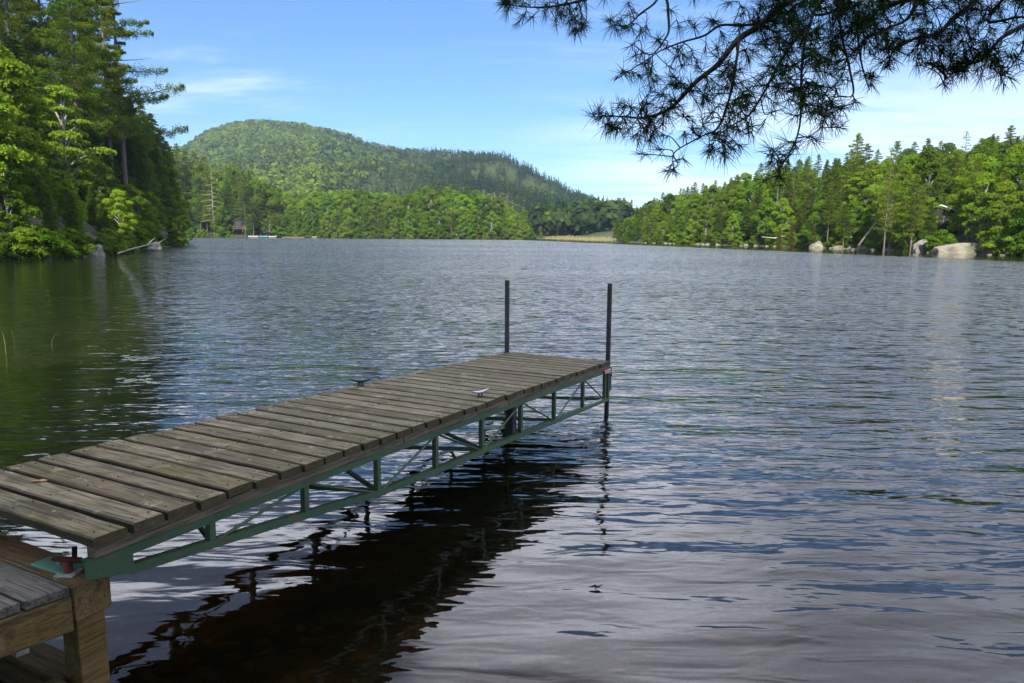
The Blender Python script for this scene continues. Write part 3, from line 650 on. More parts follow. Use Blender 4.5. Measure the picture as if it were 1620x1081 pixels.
for u, d_, H in [(228, 104, 15), (246, 107, 15), (268, 111, 15), (240, 112, 18), (224, 99, 16), (276, 114, 14.5), (256, 112, 17), (284, 113, 10), (262, 107, 12), (272, 109, 9), (205, 98, 13), (262, 110, 9.5), (180, 92, 11), (238, 101, 10), (218, 110, 17), (196, 105, 18), (150, 95, 15), (165, 88, 11)]:
    LB(f'hemlock{r.integers(2)}', u, d_, H, 17, 'dark drooping hemlock on the outer part of the left bank, '+('nearer the bright pine' if u < 230 else 'towards its tip'), 'hemlocks on the outer left bank')
for u, d_, H in [(70, 73, 12), (95, 77, 13), (40, 68, 11), (15, 64, 12), (-15, 62, 13), (120, 84, 13), (55, 80, 16), (5, 76, 17), (85, 92, 18), (-40, 66, 14), (30, 90, 20)]:
    LB(f'hemlock{r.integers(2)}', u, d_, H, 17, 'dark hemlock crowding the near part of the left bank', 'hemlocks on the near left bank')
feet = []
for i in range(4000):
    u = r.uniform(-90, 285); d_ = r.uniform(48, 116); x_ = (u-810)/F*d_; s_ = float(shore_dist(np.array([x_]), np.array([d_]))[0])
    if not .6 < s_ < 24 or any((x_-a)**2+(d_-c_)**2 < (2.0+.05*s_)**2 for a, c_ in feet): continue
    feet.append((x_, d_)); q = r.random(); H = r.uniform(2.5, 5.5)+min(s_, 14)*.35
    k, base, lb, gp = (f'hemlock{r.integers(2)}', 17, 'young hemlock filling the understorey of the left bank', 'young hemlocks of the left bank') if q < .55 else (f'oak{r.integers(2)}', 13, 'small deep green oak in the understorey of the left bank', 'small oaks of the left bank') if q < .8 else ((f'broad{r.integers(2)}' if r.random() < .5 else f'beech{r.integers(2)}'), 12, 'small bright maple in the understorey of the left bank', 'small maples of the left bank')
    lb += ', near part' if u < 60 else ', middle part' if u < 170 else ', outer part'
    plant(k, (x_, d_, gz(x_, d_)-.15), r.random()*6.28, H/base, lb, 'tree', gp)
    if len(feet) >= 130: break
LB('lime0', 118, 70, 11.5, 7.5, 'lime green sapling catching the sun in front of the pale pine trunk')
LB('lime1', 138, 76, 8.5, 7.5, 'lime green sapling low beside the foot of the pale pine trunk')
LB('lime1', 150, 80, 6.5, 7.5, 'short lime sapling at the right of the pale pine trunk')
LB('bright', 12, 52, 11.5, 8, 'bright leafy birch filling the left edge of the picture')
LB('bright', -28, 48, 10, 8, 'leafy birch half cut off by the left edge of the picture')
LB('bright', 278, 95.5, 4.6, 8, 'bright leafy birch leaning over the water at the tip of the left bank', tilt=.35, rz=.2)
for u, d_, H in [(268, 108, 6.5), (250, 104, 6), (232, 101, 6), (212, 96, 5.5), (192, 90, 5)]:
    LB('oak0', u, d_, H, 13, 'low deep green oak overhanging the water on the outer left bank', 'low oaks on the outer left bank')
for i in range(60):
    u = -40+(290+40)*(i+r.random())/60; ok = False
    for d_ in np.arange(44, 116, .5):
        x_ = (u-810)/F*d_
        if .05 < shore_dist(np.array([x_]), np.array([d_]))[0] < 1.3: ok = True; break
    if not ok or (128 < u < 160 and r.random() < .7): continue
    plant('shrub2' if r.random() < .7 else f'shrub{r.integers(2)}', (x_, d_, gz(x_, d_)-.15), r.random()*6.28, r.uniform(.4, .95), 'low bush hanging over the water along the left bank, '+('near part' if u < 60 else 'middle part' if u < 170 else 'outer part'), 'shrub', 'bushes along the left bank')
# trees of the near shore behind the viewer: they keep the jetty in the shade
for x_, y_, k, sc_, lb in [(1.8, -8.0, 'bigpine0', .64, 'tall pine on the near shore straight behind the viewer'), (-.8, -5.6, 'oak1', .82, 'leafy oak on the near shore close behind the viewer'), (-7.5, -5.5, 'bigpine0', .62, 'tall pine on the near shore behind the pier, left of the path'), (-3.2, -8.5, 'bigpine1', .66, 'tall pine on the near shore, behind the other one'),
                           (-5.2, -4.2, 'oak0', .80, 'leafy oak on the near shore behind the pier')]:
    plant(k, (x_, y_, gz(x_, y_)-.2), 1.3, sc_, lb, 'tree')

# ------------------------------------------------------------------ rocks, logs, marsh
def rock_mesh(seed, ang=.5):
    bm = bmesh.new(); bmesh.ops.create_icosphere(bm, subdivisions=4, radius=1)
    o_ = Vector((seed*3.7, seed*1.3, seed*9.1))
    planes = [Vector(rnd_dir(np.random.default_rng(seed*50+i), 1)[0]) for i in range(9)]
    for v in bm.verts:
        for pn in planes:
            dd = v.co.dot(pn)
            if dd > .70: v.co -= pn*(dd-.70)*.85
        v.co += v.co.normalized()*(mnoise.fractal(v.co*1.4+o_, .9, 2.1, 5)*.16)
    for f in bm.faces: f.smooth = True
    me = bpy.data.meshes.new('boulder'); bm.to_mesh(me); bm.free(); return me
ROCKS = [rock_mesh(i+1) for i in range(5)]
for me in ROCKS: me.materials.append(M['rock'])
MOSSY = [me.copy() for me in ROCKS[:3]]
for me in MOSSY: me.materials.clear(); me.materials.append(M['rock_moss'])
def rock(i, u, v, w, h, label, group=None, moss=False, dep=None, name='boulder'):
    p_ = at_z(u, v, 0); k = w/2*p_[1]/F*(.86 if w < 60 else 1); hz = h*p_[1]/F*.8
    o = link(name, (MOSSY if moss else ROCKS)[i % (3 if moss else 5)]); o.location = (p_[0], p_[1]+k*.5, hz*.12); o.scale = (k, (dep or .75)*k, hz*.98); o.rotation_euler = (0, 0, i*1.7 if dep is None else 0)
    if dep is None: o.scale = (k, k*.95, hz*.98)
    tag(o, label, 'rock', group); return o
rock(0, 1530, 403, 96, 26, 'huge pale bare granite slab sloping into the water on the right shore', dep=.7, name='rock_slab'); bpy.data.objects['rock_slab'].data = ROCKS[0].copy(); bpy.data.objects['rock_slab'].data.materials[0] = M['slab']
rock(3, 1462, 400, 42, 30, 'dark mossy rock face just left of the big pale slab', moss=True, dep=.6)
for i, (u, v, w, h, lb) in enumerate([(1294, 393, 30, 12, 'largest pale boulder in the row below the cedars'), (1330, 394, 30, 6, 'flat pale boulder right of the largest one below the cedars'),
        (1368, 395, 22, 10, 'pale boulder at the foot of the half bare pine'), (1382, 397, 9, 5, 'small round stone in the water below the half bare pine'), (1350, 396, 12, 5, 'small stone between the flat boulder and the half bare pine'),
        (1316, 391, 12, 6, 'squarish stone behind the flat pale boulder'), (1073, 385, 30, 11, 'broad pale boulder near the left end of the right shore'), (1098, 386, 12, 7, 'upright stone right of the broad pale boulder'),
        (998, 383, 10, 9, 'tall stone at the left tip of the right shore'), (975, 382, 8, 6, 'small stone at the very tip of the right shore'), (1118, 387, 10, 6, 'small pale stone left of the double boulder'),
        (1150, 388, 18, 9, 'pale double boulder halfway along the right shore'), (1132, 387, 10, 6, 'small stone touching the double boulder'), (1178, 388, 9, 4, 'low stone right of the double boulder'),
        (1242, 391, 9, 4, 'small low stone below the cedars'), (1407, 397, 10, 8, 'small stone left of the split shore rocks'), (1452, 400, 10, 12, 'upright split rock left of the mossy rock face'), (1478, 401, 8, 4, 'small stone at the left foot of the big slab'),
        (1610, 403, 12, 7, 'pale stone at the right edge of the picture'), (1025, 384, 26, 5, 'low flat ledge at the left part of the right shore')]):
    rock(i+1, u, v, w, h, lb)
rr2 = np.random.default_rng(3)
for i in range(46):
    u = rr2.uniform(1000, 1600)
    for d_ in np.arange(72, 215, .6):
        x_ = (u-810)/F*d_
        if -.9 < shore_dist(np.array([x_]), np.array([d_]))[0] < .3: break
    o = link('stone', ROCKS[rr2.integers(5)]); k = rr2.uniform(.18, .6); o.location = (x_, d_, .02); o.scale = (k*1.3, k, k*.7); o.rotation_euler = (0, 0, rr2.random()*6)
    tag(o, 'small grey stone washed by the water along the right shore, '+('left end' if u < 1130 else 'middle' if u < 1290 else 'right end'), 'stone', 'small stones along the right shore')
rock(1, 147, 406, 40, 20, 'grey mossy rock under the sapling on the left bank', moss=True)
rock(2, 100, 408, 40, 10, 'low rock with yellow moss left of the grey mossy rock', moss=True)
rock(0, 168, 402, 36, 16, 'slanting yellow mossy rock right of the grey rock', moss=True)
rock(1, 236, 395, 46, 13, 'dark mossy rock behind the bleached fallen branch', moss=True)
rock(2, 60, 410, 50, 9, 'dark low rock on the near part of the left bank', moss=True)
rock(0, 275, 390, 26, 9, 'mossy rock under the leaning birch at the tip of the left bank', moss=True)
G = Geo()
def pth(pts, d_): return np.array([at_d(u, v, d) for (u, v), d in zip(pts, d_)])
P = pth([(186, 401), (205, 395), (232, 388), (250, 385), (262, 378)], [58, 62, 68, 72, 75]); G.tube(P, [.075, .065, .055, .045, .02], 8)
G.tube(pth([(232, 388), (240, 381), (246, 376)], [69, 70, 71]), [.06, .04, .02], 6)
tag(G.obj('fallen_branch', None, M['bark_grey'], True), 'bleached fallen branch lying over the water on the left bank', 'branch')
G = Geo(); G.tube(pth([(1358, 389), (1372, 370), (1386, 352)], [94, 95, 96]), [.14, .11, .06], 6)
tag(G.obj('leaning_trunk', None, M['bark'], True), 'thin brown dead trunk leaning on the right shore bank', 'trunk')
G = Geo(); G.tube(pth([(1205, 375), (1225, 377), (1243, 373)], [123, 123, 124]), [.06, .09, .05], 6)
tag(G.obj('fallen_branch', None, M['bark_white'], True), 'white fallen branch lying level above the water in the right wood', 'branch')
def reeds(n, fn, hmin, hmax, name, label, mat='reed', w=.05):
    r = np.random.default_rng(n); x, y = fn(r, n); z = ground_h(x, y); z = np.maximum(z, -.3); h = r.uniform(hmin, hmax, n)
    lean = r.normal(0, .12, (n, 2))*h[:, None]; a = r.random(n)*PI; dx = np.cos(a)*w; dy = np.sin(a)*w
    b0 = np.stack([x-dx, y-dy, z], 1); b1 = np.stack([x+dx, y+dy, z], 1); t = np.stack([x+lean[:, 0], y+lean[:, 1], z+h], 1)
    V = np.stack([b0, b1, t], 1).reshape(-1, 3); tag(link(name, mesh_np(name, V, np.arange(3*n).reshape(-1, 3), False, M[mat])), label, 'reeds', kind='stuff')
def marsh_pts(r, n):
    d = r.uniform(236, 345, n); u = np.interp(d, [236, 345], [955, 872])+r.normal(0, 13, n)+r.uniform(-5, 30, n)*0.8; return (u-810)/F*d, d
reeds(6000, marsh_pts, .3, 1.1, 'marsh_reeds', 'yellow reeds of the marsh between the peninsula and the right shore', w=.12)

# ------------------------------------------------------------------ cabins, boats, rafts on the far shores
def cabin(name, loc, rz, w, l, h, rh, wall, roof, label):
    e = empty(name, loc, rz)
    G = Geo(); G.box((0, 0, h/2-.5), (w/2, l/2, h/2+.5))
    G.add([(-w/2, -l/2, h), (w/2, -l/2, h), (0, -l/2, h+rh), (0, -l/2, h+rh), (-w/2, l/2, h), (w/2, l/2, h), (0, l/2, h+rh), (0, l/2, h+rh)], [(0, 1, 2, 3), (4, 6, 7, 5)][:1]).add([(-w/2, l/2, h), (w/2, l/2, h), (0, l/2, h+rh), (0.01, l/2, h+rh)], [(0, 3, 2, 1)])
    G.obj('wall', e, M[wall])
    G = Geo(); o_ = .5
    for s in (-1, 1): G.bar((s*(w/4+.15), -l/2-o_, h+rh/2+.02), (s*(w/4+.15), l/2+o_, h+rh/2+.02), .01, .01); G.V.pop(); G.F.pop(); G.A.pop(); G.n -= 8
    for s in (-1, 1):
        a = math.atan2(rh, w/2); L = math.hypot(w/2+.45, rh*(w/2+.45)/(w/2)); Mx = np.array(Matrix.Rotation(s*a, 3, 'Y'))
        G.box((s*(w/2+.45)/2, 0, h+rh-rh*(w/2+.45)/w+.08), (L/2, l/2+o_, .07), Mx)
    G.obj('roof', e, M[roof])
    for x_ in (-w*.27, w*.2):
        f = Geo(); f.box((x_, -l/2-.03, h*.58), (.5, .04, .5)); fo = f.obj('window', e, M['roof_grey']); q = Geo(); q.box((x_, -l/2-.07, h*.58), (.42, .02, .42)); q.obj('pane', fo, M['pane'])
    G = Geo(); G.box((w*.45*0+.0, -l/2-.04, h*.36), (.42, .04, .36*h)); G.obj('door', e, M['bark_dark'])
    G = Geo(); G.box((0, -l/2-1.1, .0), (w/2, 1.05, .07)); 
    for x_ in (-w/2+.1, 0, w/2-.1): G.box((x_, -l/2-2.1, .45), (.05, .05, .45)); G.box((x_, -l/2-2.1, -.8), (.08, .08, .73))
    G.box((0, -l/2-2.1, .93), (w/2, .06, .04)); G.obj('porch', e, M['stringer'])
    tag(e, label, 'cabin'); return e
p_ = pos(387, 307); cabin('cabin', (p_[0], p_[1]+4, max(3.4, ztop(387, 362, 307))), .12, 8, 6, 3.2, 2.0, 'brown_wall', 'roof_grey', 'small brown cabin among the pines on the far left shore')
p_ = pos(1493, 97); cabin('cabin', (p_[0], p_[1]+3, ztop(1493, 364, 97)), -.45, 4.6, 5, 2.3, .9, 'dark_wall', 'roof_blue', 'dark cabin with a pale blue roof half hidden in the right wood')
def hull(name, loc, rz, L, Wd, Hh, mat, label):
    n = 11; t = np.linspace(-1, 1, n); w = Wd/2*np.sqrt(np.clip(1-np.abs(t)**2.6, .02, 1)); e = empty(name, loc, rz); rings = []
    for i in range(n):
        sh = Hh*(1+.25*t[i]**2); rings.append([(t[i]*L/2, -w[i], sh), (t[i]*L/2*.96, -w[i]*.6, .05), (t[i]*L/2*.96, w[i]*.6, .05), (t[i]*L/2, w[i], sh), (t[i]*L/2*.95, w[i]*.85, sh*.97), (t[i]*L/2*.93, w[i]*.5, .14), (t[i]*L/2*.93, -w[i]*.5, .14), (t[i]*L/2*.95, -w[i]*.85, sh*.97)])
    V = np.array(rings).reshape(-1, 3); Fq = [(i*8+j, i*8+(j+1) % 8, (i+1)*8+(j+1) % 8, (i+1)*8+j) for i in range(n-1) for j in range(8)]
    G = Geo(); G.add(V, Fq); G.obj('hull', e, M[mat], True)
    for x_ in (-.5, .6):
        G = Geo(); G.box((x_, 0, Hh*.75), (.12, Wd*.40, .02)); G.obj('seat', e, M['stringer'])
    tag(e, label, 'boat')
hull('rowing_boat', ((404-810)/F*301.5, 301.5, .05), .1, 4.2, 1.4, .5, 'white_hull', 'small white boat at the water left of the teal boat on the far shore')
hull('rowing_boat', ((420-810)/F*301, 301, .05), -.15, 3.6, 1.2, .5, 'blue_hull', 'small teal boat on the far shore between the white boats')
hull('rowing_boat', ((434-810)/F*299.5, 299.5, .05), .2, 3.4, 1.2, .45, 'white_hull', 'small white boat at the water right of the teal boat on the far shore')
def raft(u, d_, w, l, h, mat, label, name='floating_dock'):
    e = empty(name, ((u-810)/F*d_, d_, 0), .02); G = Geo()
    for i in range(int(w/.3)): G.box((-w/2+.3*i+.15, 0, h), (.13, l/2, .03))
    G.obj('deck', e, M[mat]); G = Geo()
    for s in (-1, 1): G.box((0, s*(l/2-.15), h/2-.08), (w/2, .14, h/2+.04))
    G.obj('float', e, M['stringer']); tag(e, label, 'dock')
raft(467, 294, 9.0, 1.6, .35, 'stringer', 'long low floating dock off the far left grove')
raft(500, 291, 2.0, 1.6, .45, 'tape_white', 'little white raft at the end of the long low floating dock')

# ------------------------------------------------------------------ the jetty
DX, DY, YAW = -1.5218, 2.4743, .4834
DW = 1.165; NP = 36; PIT = .1524
def zt(s): return .76-.026*s-.0015*s*s
dock = empty('jetty', (DX, DY, 0), -YAW)              # local +Y runs out over the lake, +X is the right side
tag(dock, 'narrow weathered wooden jetty on a green steel truss reaching out over the lake', 'jetty')
r = np.random.default_rng(33); G = Geo(); nails = Geo()
for i in range(NP):
    s0 = i*PIT; w = .1310+r.normal(0, .0018); xr = r.normal(0, .004); xl = -DW-abs(r.normal(0, .010)); sk = r.normal(0, .003); dz = r.normal(0, .0016)
    # board with rounded long edges, slight cup and subdivided length
    nx = 14; xs_ = np.linspace(xl, xr, nx); prof = [(0, -.038), (0, -.006), (.006, 0), (.05, .0006), (w-.05, .0006), (w-.006, 0), (w, -.006), (w, -.038)]
    k = len(prof); V = []
    wv = r.normal(0, .0009, nx)
    for j, x_ in enumerate(xs_):
        for (a_, c_) in prof: V.append((x_, s0+a_+sk*(j/(nx-1)-.5)+wv[j]*.8, zt(s0+a_)+c_+dz+wv[j]*.5))
    Fq = [(j*k+q, (j+1)*k+q, (j+1)*k+(q+1) % k, j*k+(q+1) % k) for j in range(nx-1) for q in range(k)]
    Fq += [(0, 1, 2, 7), (2, 3, 4, 7), (4, 5, 6, 7)]; b0 = (nx-1)*k; Fq += [(b0+7, b0+2, b0+1, b0), (b0+7, b0+4, b0+3, b0+2), (b0+7, b0+6, b0+5, b0+4)]
    G.add(V, Fq, r.random())
    for x_ in (-.055, -DW+.06, -DW/2):
        for a_ in (.035, .105):
            th = np.arange(6)*PI/3; c = np.array([x_+r.normal(0, .004), s0+a_+r.normal(0, .004), zt(s0+a_)+.0035+dz])
            V = [c+(math.cos(t)*.0042, math.sin(t)*.0042, 0) for t in th]+[c+(math.cos(t)*.0042, math.sin(t)*.0042, -.006) for t in th]
            G.add(V, [(0, 1, 2, 3), (0, 3, 4, 5)]+[(j, (j+1) % 6, (j+1) % 6+6, j+6) for j in range(6)], 2.0)
dk = G.obj('deck', dock, M['deck'])
LEN = NP*PIT-.012
def curve(x_, s0, s1, zo, w, h, n=24):                # bar along the jetty following its slope
    g_ = Geo(); s = np.linspace(s0, s1, n); V = []
    for si in s:
        z_ = zt(si)+(zo(si) if callable(zo) else zo)
        V += [(x_-w/2, si, z_), (x_+w/2, si, z_), (x_+w/2, si, z_-h), (x_-w/2, si, z_-h)]
    Fq = [(i*4+j, i*4+(j+1) % 4, (i+1)*4+(j+1) % 4, (i+1)*4+j) for i in range(n-1) for j in range(4)]+[(0, 3, 2, 1), ((n-1)*4, (n-1)*4+1, (n-1)*4+2, (n-1)*4+3)]
    return g_.add(V, Fq, random.random())
XR, XL = -.032, -DW+.032
for x_ in (XR, XL):
    for s0, s1 in ((.0, 1.90), (1.905, 3.25), (3.255, 4.55), (4.555, LEN)):      # butt-jointed lengths
        curve(x_, s0+.002, s1, -.040, .042, .046, 8).obj('stringer', dock, M['stringer'], bevel=.003)
SN = [.53, 1.10, 1.68, 2.28, 2.88, 3.50, 4.15, 4.82, 5.42]
def dep(s): return np.interp(s, [.0, .15, .53, 1.1, 1.68, 2.28, 2.9, 3.5, 4.2, 5.6], [.190, .205, .240, .295, .352, .376, .385, .396, .412, .430])
def chord(x_, s0, s1, ztop_fn, inner, name, par, wh=.037, ww=.042, t=.006):
    """angle iron: one upright flange outside and one flat flange pointing inwards"""
    curve(x_, s0, s1, ztop_fn, t, wh).V
    g_ = Geo(); s = np.linspace(s0, s1, 26)
    for (dx0, dx1, dz0, dz1) in ((0, -t*inner, 0, -wh), (-t*inner, -ww*inner, 0, -t)):
        V = []
        for si in s:
            z_ = zt(si)+ztop_fn(si)
            V += [(x_+dx0, si, z_+dz0), (x_+dx1, si, z_+dz0), (x_+dx1, si, z_+dz1), (x_+dx0, si, z_+dz1)]
        Fq = [(i*4+j, i*4+(j+1) % 4, (i+1)*4+(j+1) % 4, (i+1)*4+j) for i in range(25) for j in range(4)]+[(0, 3, 2, 1), (100, 101, 102, 103)]
        g_.add(V, Fq)
    return g_.obj(name, par, M['green_paint'])
TOPZ = lambda s: -.087; BOTZ = lambda s: -float(dep(s))+.036
for side, x_ in ((1, -.016), (-1, -DW+.016)):
    tr_ = empty('truss', (0, 0, 0)); tr_.parent = dock; tag(tr_, 'green steel truss along the %s side' % ('right' if side > 0 else 'left'))
    chord(x_, -.02, LEN+.02, TOPZ, side, 'top_chord', tr_)
    chord(x_, .14, LEN+.02, BOTZ, side, 'bottom_chord', tr_, .036)
    xi = x_-side*.022; nodes = SN
    for s in nodes:
        a_ = zt(s)+TOPZ(s)-.037; c_ = zt(s)+BOTZ(s); G = Geo(); G.box((xi, s, (a_+c_)/2), (.016, .016, (a_-c_)/2+.02)); G.obj('upright', tr_, M['green_paint'], bevel=.002)
    s = LEN+.005; G = Geo(); G.box((x_-side*.010, s, (zt(s)+TOPZ(s)+zt(s)-dep(s))/2), (.014, .012, .17)); G.obj('upright', tr_, M['green_paint'], bevel=.002)
    xi2 = x_-side*.012
    for i in range(len(nodes)-1):
        s0, s1 = nodes[i], nodes[i+1]; up = i % 2 == 0
        z0 = zt(s0)+(BOTZ(s0)-.010 if up else TOPZ(s0)-.034); z1 = zt(s1)+(TOPZ(s1)-.034 if up else BOTZ(s1)-.010)
        G = Geo(); G.tube([(xi2, s0+.02, z0), (xi2, (s0+s1)/2, (z0+z1)/2+r.normal(0, .003)), (xi2, s1-.02, z1)], .0075, 8); G.obj('diagonal', tr_, M['green_paint'], True)
    G = Geo(); z0 = zt(0)-.092                            # end gusset
    V = [(x_+side*.001, -.03, z0), (x_+side*.001, .155, z0-.002), (x_+side*.001, .155, zt(.15)-.20), (x_+side*.001, -.03, zt(0)-.155)]
    G.add([*V, *[(a-side*.007, b_, c_) for a, b_, c_ in V]], [(0, 1, 2, 3), (4, 7, 6, 5), (0, 4, 5, 1), (1, 5, 6, 2), (2, 6, 7, 3), (3, 7, 4, 0)]); G.obj('gusset_plate', tr_, M['green_paint'])
def zig(s): return zt(s)-dep(s)+.02
for i, (s0, x0, s1, x1) in enumerate([(1.1, XL, 1.68, XR), (1.68, XR, 2.28, XL), (2.28, XL, 2.88, XR), (2.88, XR, 3.5, XL), (3.5, XL, 4.15, XR), (4.82, XL, 5.42, XR), (.53, XR, 1.1, XL)]):
    G = Geo(); G.bar((x0, s0, zig(s0)), (x1, s1, zig(s1)), .028, .005); G.bar((x0, s0, zig(s0)+.012), (x1, s1, zig(s1)+.012), .005, .024); G.obj('cross_brace', dock, M['green_paint'])
for s in (1.68, 2.88, 4.15, 5.42):
    G = Geo(); G.bar((XR, s+.02, zt(s)-.11), (XL, s+.02, zt(s)-.11), .035, .035); G.obj('cross_bar', dock, M['dark_steel'])
for x_ in (-.085,):                              # middle leg sleeves and legs
    s = 3.43; G = Geo(); G.box((x_, s, zt(s)-.24), (.033, .033, .16)); sl = G.obj('leg_sleeve', dock, M['dark_steel'], bevel=.004)
for x_, s, z1, lb in ((.022-.070, 5.535, 1.375, None), (-DW-.035, 5.44, 1.372, None)):
    G = Geo(); zb_ = -1.2; n_ = 2; G.box((x_, s, (zb_+z1)/2), (.020, .020, (z1-zb_)/2)); G.obj('post', dock, M['dark_steel'], bevel=.003)
    G = Geo(); G.box((x_-.0, s-.0, zt(s)-.20), (.033, .033, .13)); G.obj('post_sleeve', dock, M['dark_steel'], bevel=.003)
    G = Geo(); G.tube([(x_+.03, s, zt(s)-.16), (x_+.05, s, zt(s)-.16)], .011, 6); G.obj('set_screw', dock, M['dark_steel'])
for i in range(6):                                       # red and white marker tape wrapped on the far corner
    s = LEN-.14+i*.029; G = Geo(); G.box((.008-.018, s, zt(s)-.104), (.0085, .0135, .019)); G.obj('marker_tape', dock, M['tape_red' if i % 2 == 0 else 'tape_white'])
def cleat(x_, s, rz, mat, label):
    e = empty('cleat', (x_, s, zt(s)+.0035), rz); e.parent = dock; G = Geo()
    G.box((0, 0, .003), (.026, .014, .003)); 
    for q in (-.016, .016): G.tube([(q, 0, .004), (q*.9, 0, .03)], [.008, .007], 8)
    G.obj('foot', e, M['dark_steel'], True)
    G = Geo(); G.tube([(-.083, 0, .047), (-.05, 0, .040), (-.02, 0, .033), (.02, 0, .033), (.05, 0, .040), (.083, 0, .047)], [.005, .008, .010, .010, .008, .005], 10); G.obj('horns', e, M[mat], True)
    tag(e, label)
cleat(-.13, 3.02, 1.25, 'galv', 'silver cleat on the right edge'); cleat(-DW+.02, 2.88, .5, 'dark_steel', 'dark cleat on the left edge')
G = Geo(); P = [(-DW+.0, 2.90, zt(2.9)+.02), (-DW-.005, 2.98, zt(3)+.035), (-DW-.01, 3.07, zt(3)+.038), (-DW-.03, 3.16, zt(3)+.025), (-DW-.03, 3.22, zt(3.2)-.03), (-DW-.01, 3.2, zt(3.2)-.12)]
G.tube(P, .004, 6); G.obj('cable', dock, M['dark_steel'], True)
# ------------------------------------------------------------------ shore pier
pier = empty('shore_pier', (-1.556, 2.614, 0), -YAW); tag(pier, 'short timber crib pier with grey boards at the near end of the jetty', 'pier')
PZ = .56; sk = math.radians(12)                          # the pier is a little askew to the jetty
def pv(V): V = np.array(V, float); y = V[:, 1]; V[:, 0] = V[:, 0]+np.minimum(y+.14, 0)*math.tan(sk)*(-1)*-1; return V
def pb(G, c, h, a=None): return G.box(c, h, None, r.random() if a is None else a, f=pv)
G = Geo(); pb(G, (-.75, -.07, PZ-.07), (.75, .07, .07), .31); G.obj('header_beam', pier, M['timber'], bevel=.006)
G = Geo(); pb(G, (-.075, -1.70, PZ-.105), (.068, 1.555, .069), .52); G.obj('side_beam', pier, M['timber_y'], bevel=.006)
G = Geo(); pb(G, (-1.43, -1.70, PZ-.105), (.07, 1.555, .069), .12); G.obj('side_beam', pier, M['timber_y'], bevel=.006)
G = Geo(); pb(G, (-.075, -.072, PZ-.145-.55), (.052, .055, .55), .77); G.obj('corner_post', pier, M['timber_y'], bevel=.006)
G = Geo(); pb(G, (-1.43, -.072, PZ-.145-.55), (.069, .067, .55), .27); G.obj('corner_post', pier, M['timber_y'], bevel=.006)
G = Geo(); pb(G, (-.076, -1.75, .07), (.066, 1.60, .09), .9); G.obj('lower_beam', pier, M['timber_y'], bevel=.006)
G = Geo(); pb(G, (-.75, -.075, .05), (.60, .065, .085), .4); G.obj('lower_beam', pier, M['timber'], bevel=.006)
G = Geo(); pb(G, (-.05, -.30, PZ-.19), (.02, .02, .012), .2); G.obj('angle_bracket', pier, M['galv'])
G = Geo()
for i in range(21): pb(G, (-.745+r.normal(0, .008), -.222-i*.150, PZ-.0125), (.735, .070, .019))
G.obj('deck', pier, M['grey_board'], bevel=.005)
# hinge plate bolted to the header, with bolt; belongs to the jetty
G = Geo(); Mz = np.array(Matrix.Rotation(.05, 3, 'Z')); G.box((-.315, .045, PZ+.006), (.10, .052, .005), Mz); hp = G.obj('hinge_plate', dock, M['plate_green'], bevel=.002)
G = Geo(); G.tube([(-.315, .045, PZ+.010), (-.315, .045, PZ+.024)], .014, 6); G.obj('bolt', hp, M['galv'])
G = Geo(); G.tube([(-.27, .078, PZ+.01), (-.27, .082, PZ+.075)], .010, 8); G.obj('bolt', hp, M['bark_dark'])
pin = empty('pin_handle', (-.125, -.085, PZ)); pin.parent = pier; tag(pin, 'rusty red T-shaped pin handle')
G = Geo(); G.box((0, 0, .004), (.036, .036, .003), np.array(Matrix.Rotation(.5, 3, 'Z'))); G.obj('washer', pin, M['zinc'])
G = Geo(); G.tube([(0, 0, .006), (0, 0, .052)], .017, 12); G.obj('pin', pin, M['rust'], True)
G = Geo(); G.tube([(-.048, -.025, .062), (.048, .025, .056)], .011, 10); G.obj('handle', pin, M['rust'], True)
# fallen leaf
G = Geo(); L_ = [(0, -.035, .002), (.014, -.012, .006), (.012, .015, .004), (0, .036, .003), (-.013, .014, .007), (-.014, -.012, .003)]
G.add([(*q,) for q in L_]+[(x_, y_, z_-.001) for x_, y_, z_ in L_], [(0, 1, 2, 5), (2, 3, 4, 5), (6, 11, 8, 7), (8, 11, 10, 9)]); lf = G.obj('fallen_leaf', None, M['dead_leaf'])
q = at_z(62, 762, .757); lf.location = (q[0], q[1], .758); lf.rotation_euler = (0, 0, 1.9); tag(lf, 'single orange dead leaf lying on the near boards of the jetty', 'leaf')
# ------------------------------------------------------------------ water plants and bits
def pad_mesh(seed):
    r_ = np.random.default_rng(seed); n = 22; th = np.linspace(.22, 2*PI-.22, n); rad = 1+r_.normal(0, .03, n)
    V = [(0, 0, .004)]+[(math.cos(t)*q, math.sin(t)*q, .004+.02*r_.random()) for t, q in zip(th, rad)]
    V = V+[(a, b_, c_-.012) for a, b_, c_ in V]; m_ = n+1
    Fq = [(0, i, i+1, i+2) for i in range(1, n-1, 2)]+[(m_, m_+i+2, m_+i+1, m_+i) for i in range(1, n-1, 2)]+[(i, m_+i, m_+i+1, i+1) for i in range(1, n)]
    return Geo().add(V, Fq).mesh('lily_pad', M['pad'])
PADS = [pad_mesh(i) for i in range(3)]
r = np.random.default_rng(4)
for (u, v, n, w) in [(205, 567, 8, 24), (240, 566, 2, 8), (195, 603, 4, 15), (230, 597, 2, 8), (243, 603, 2, 8)]:
    for i in range(n):
        a = at_z(u+r.uniform(-w, w), v+r.uniform(-4.5, 4.5), 0); o = link('lily_pad', PADS[i % 3]); k = r.uniform(.055, .085); o.location = (a[0], a[1], .004+.001*i); o.scale = (k, k, k*.6); o.rotation_euler = (0, 0, r.random()*6.28)
        tag(o, 'small pale lily pad floating in one of the patches left of the jetty', 'lily pad', 'lily pads floating left of the jetty')
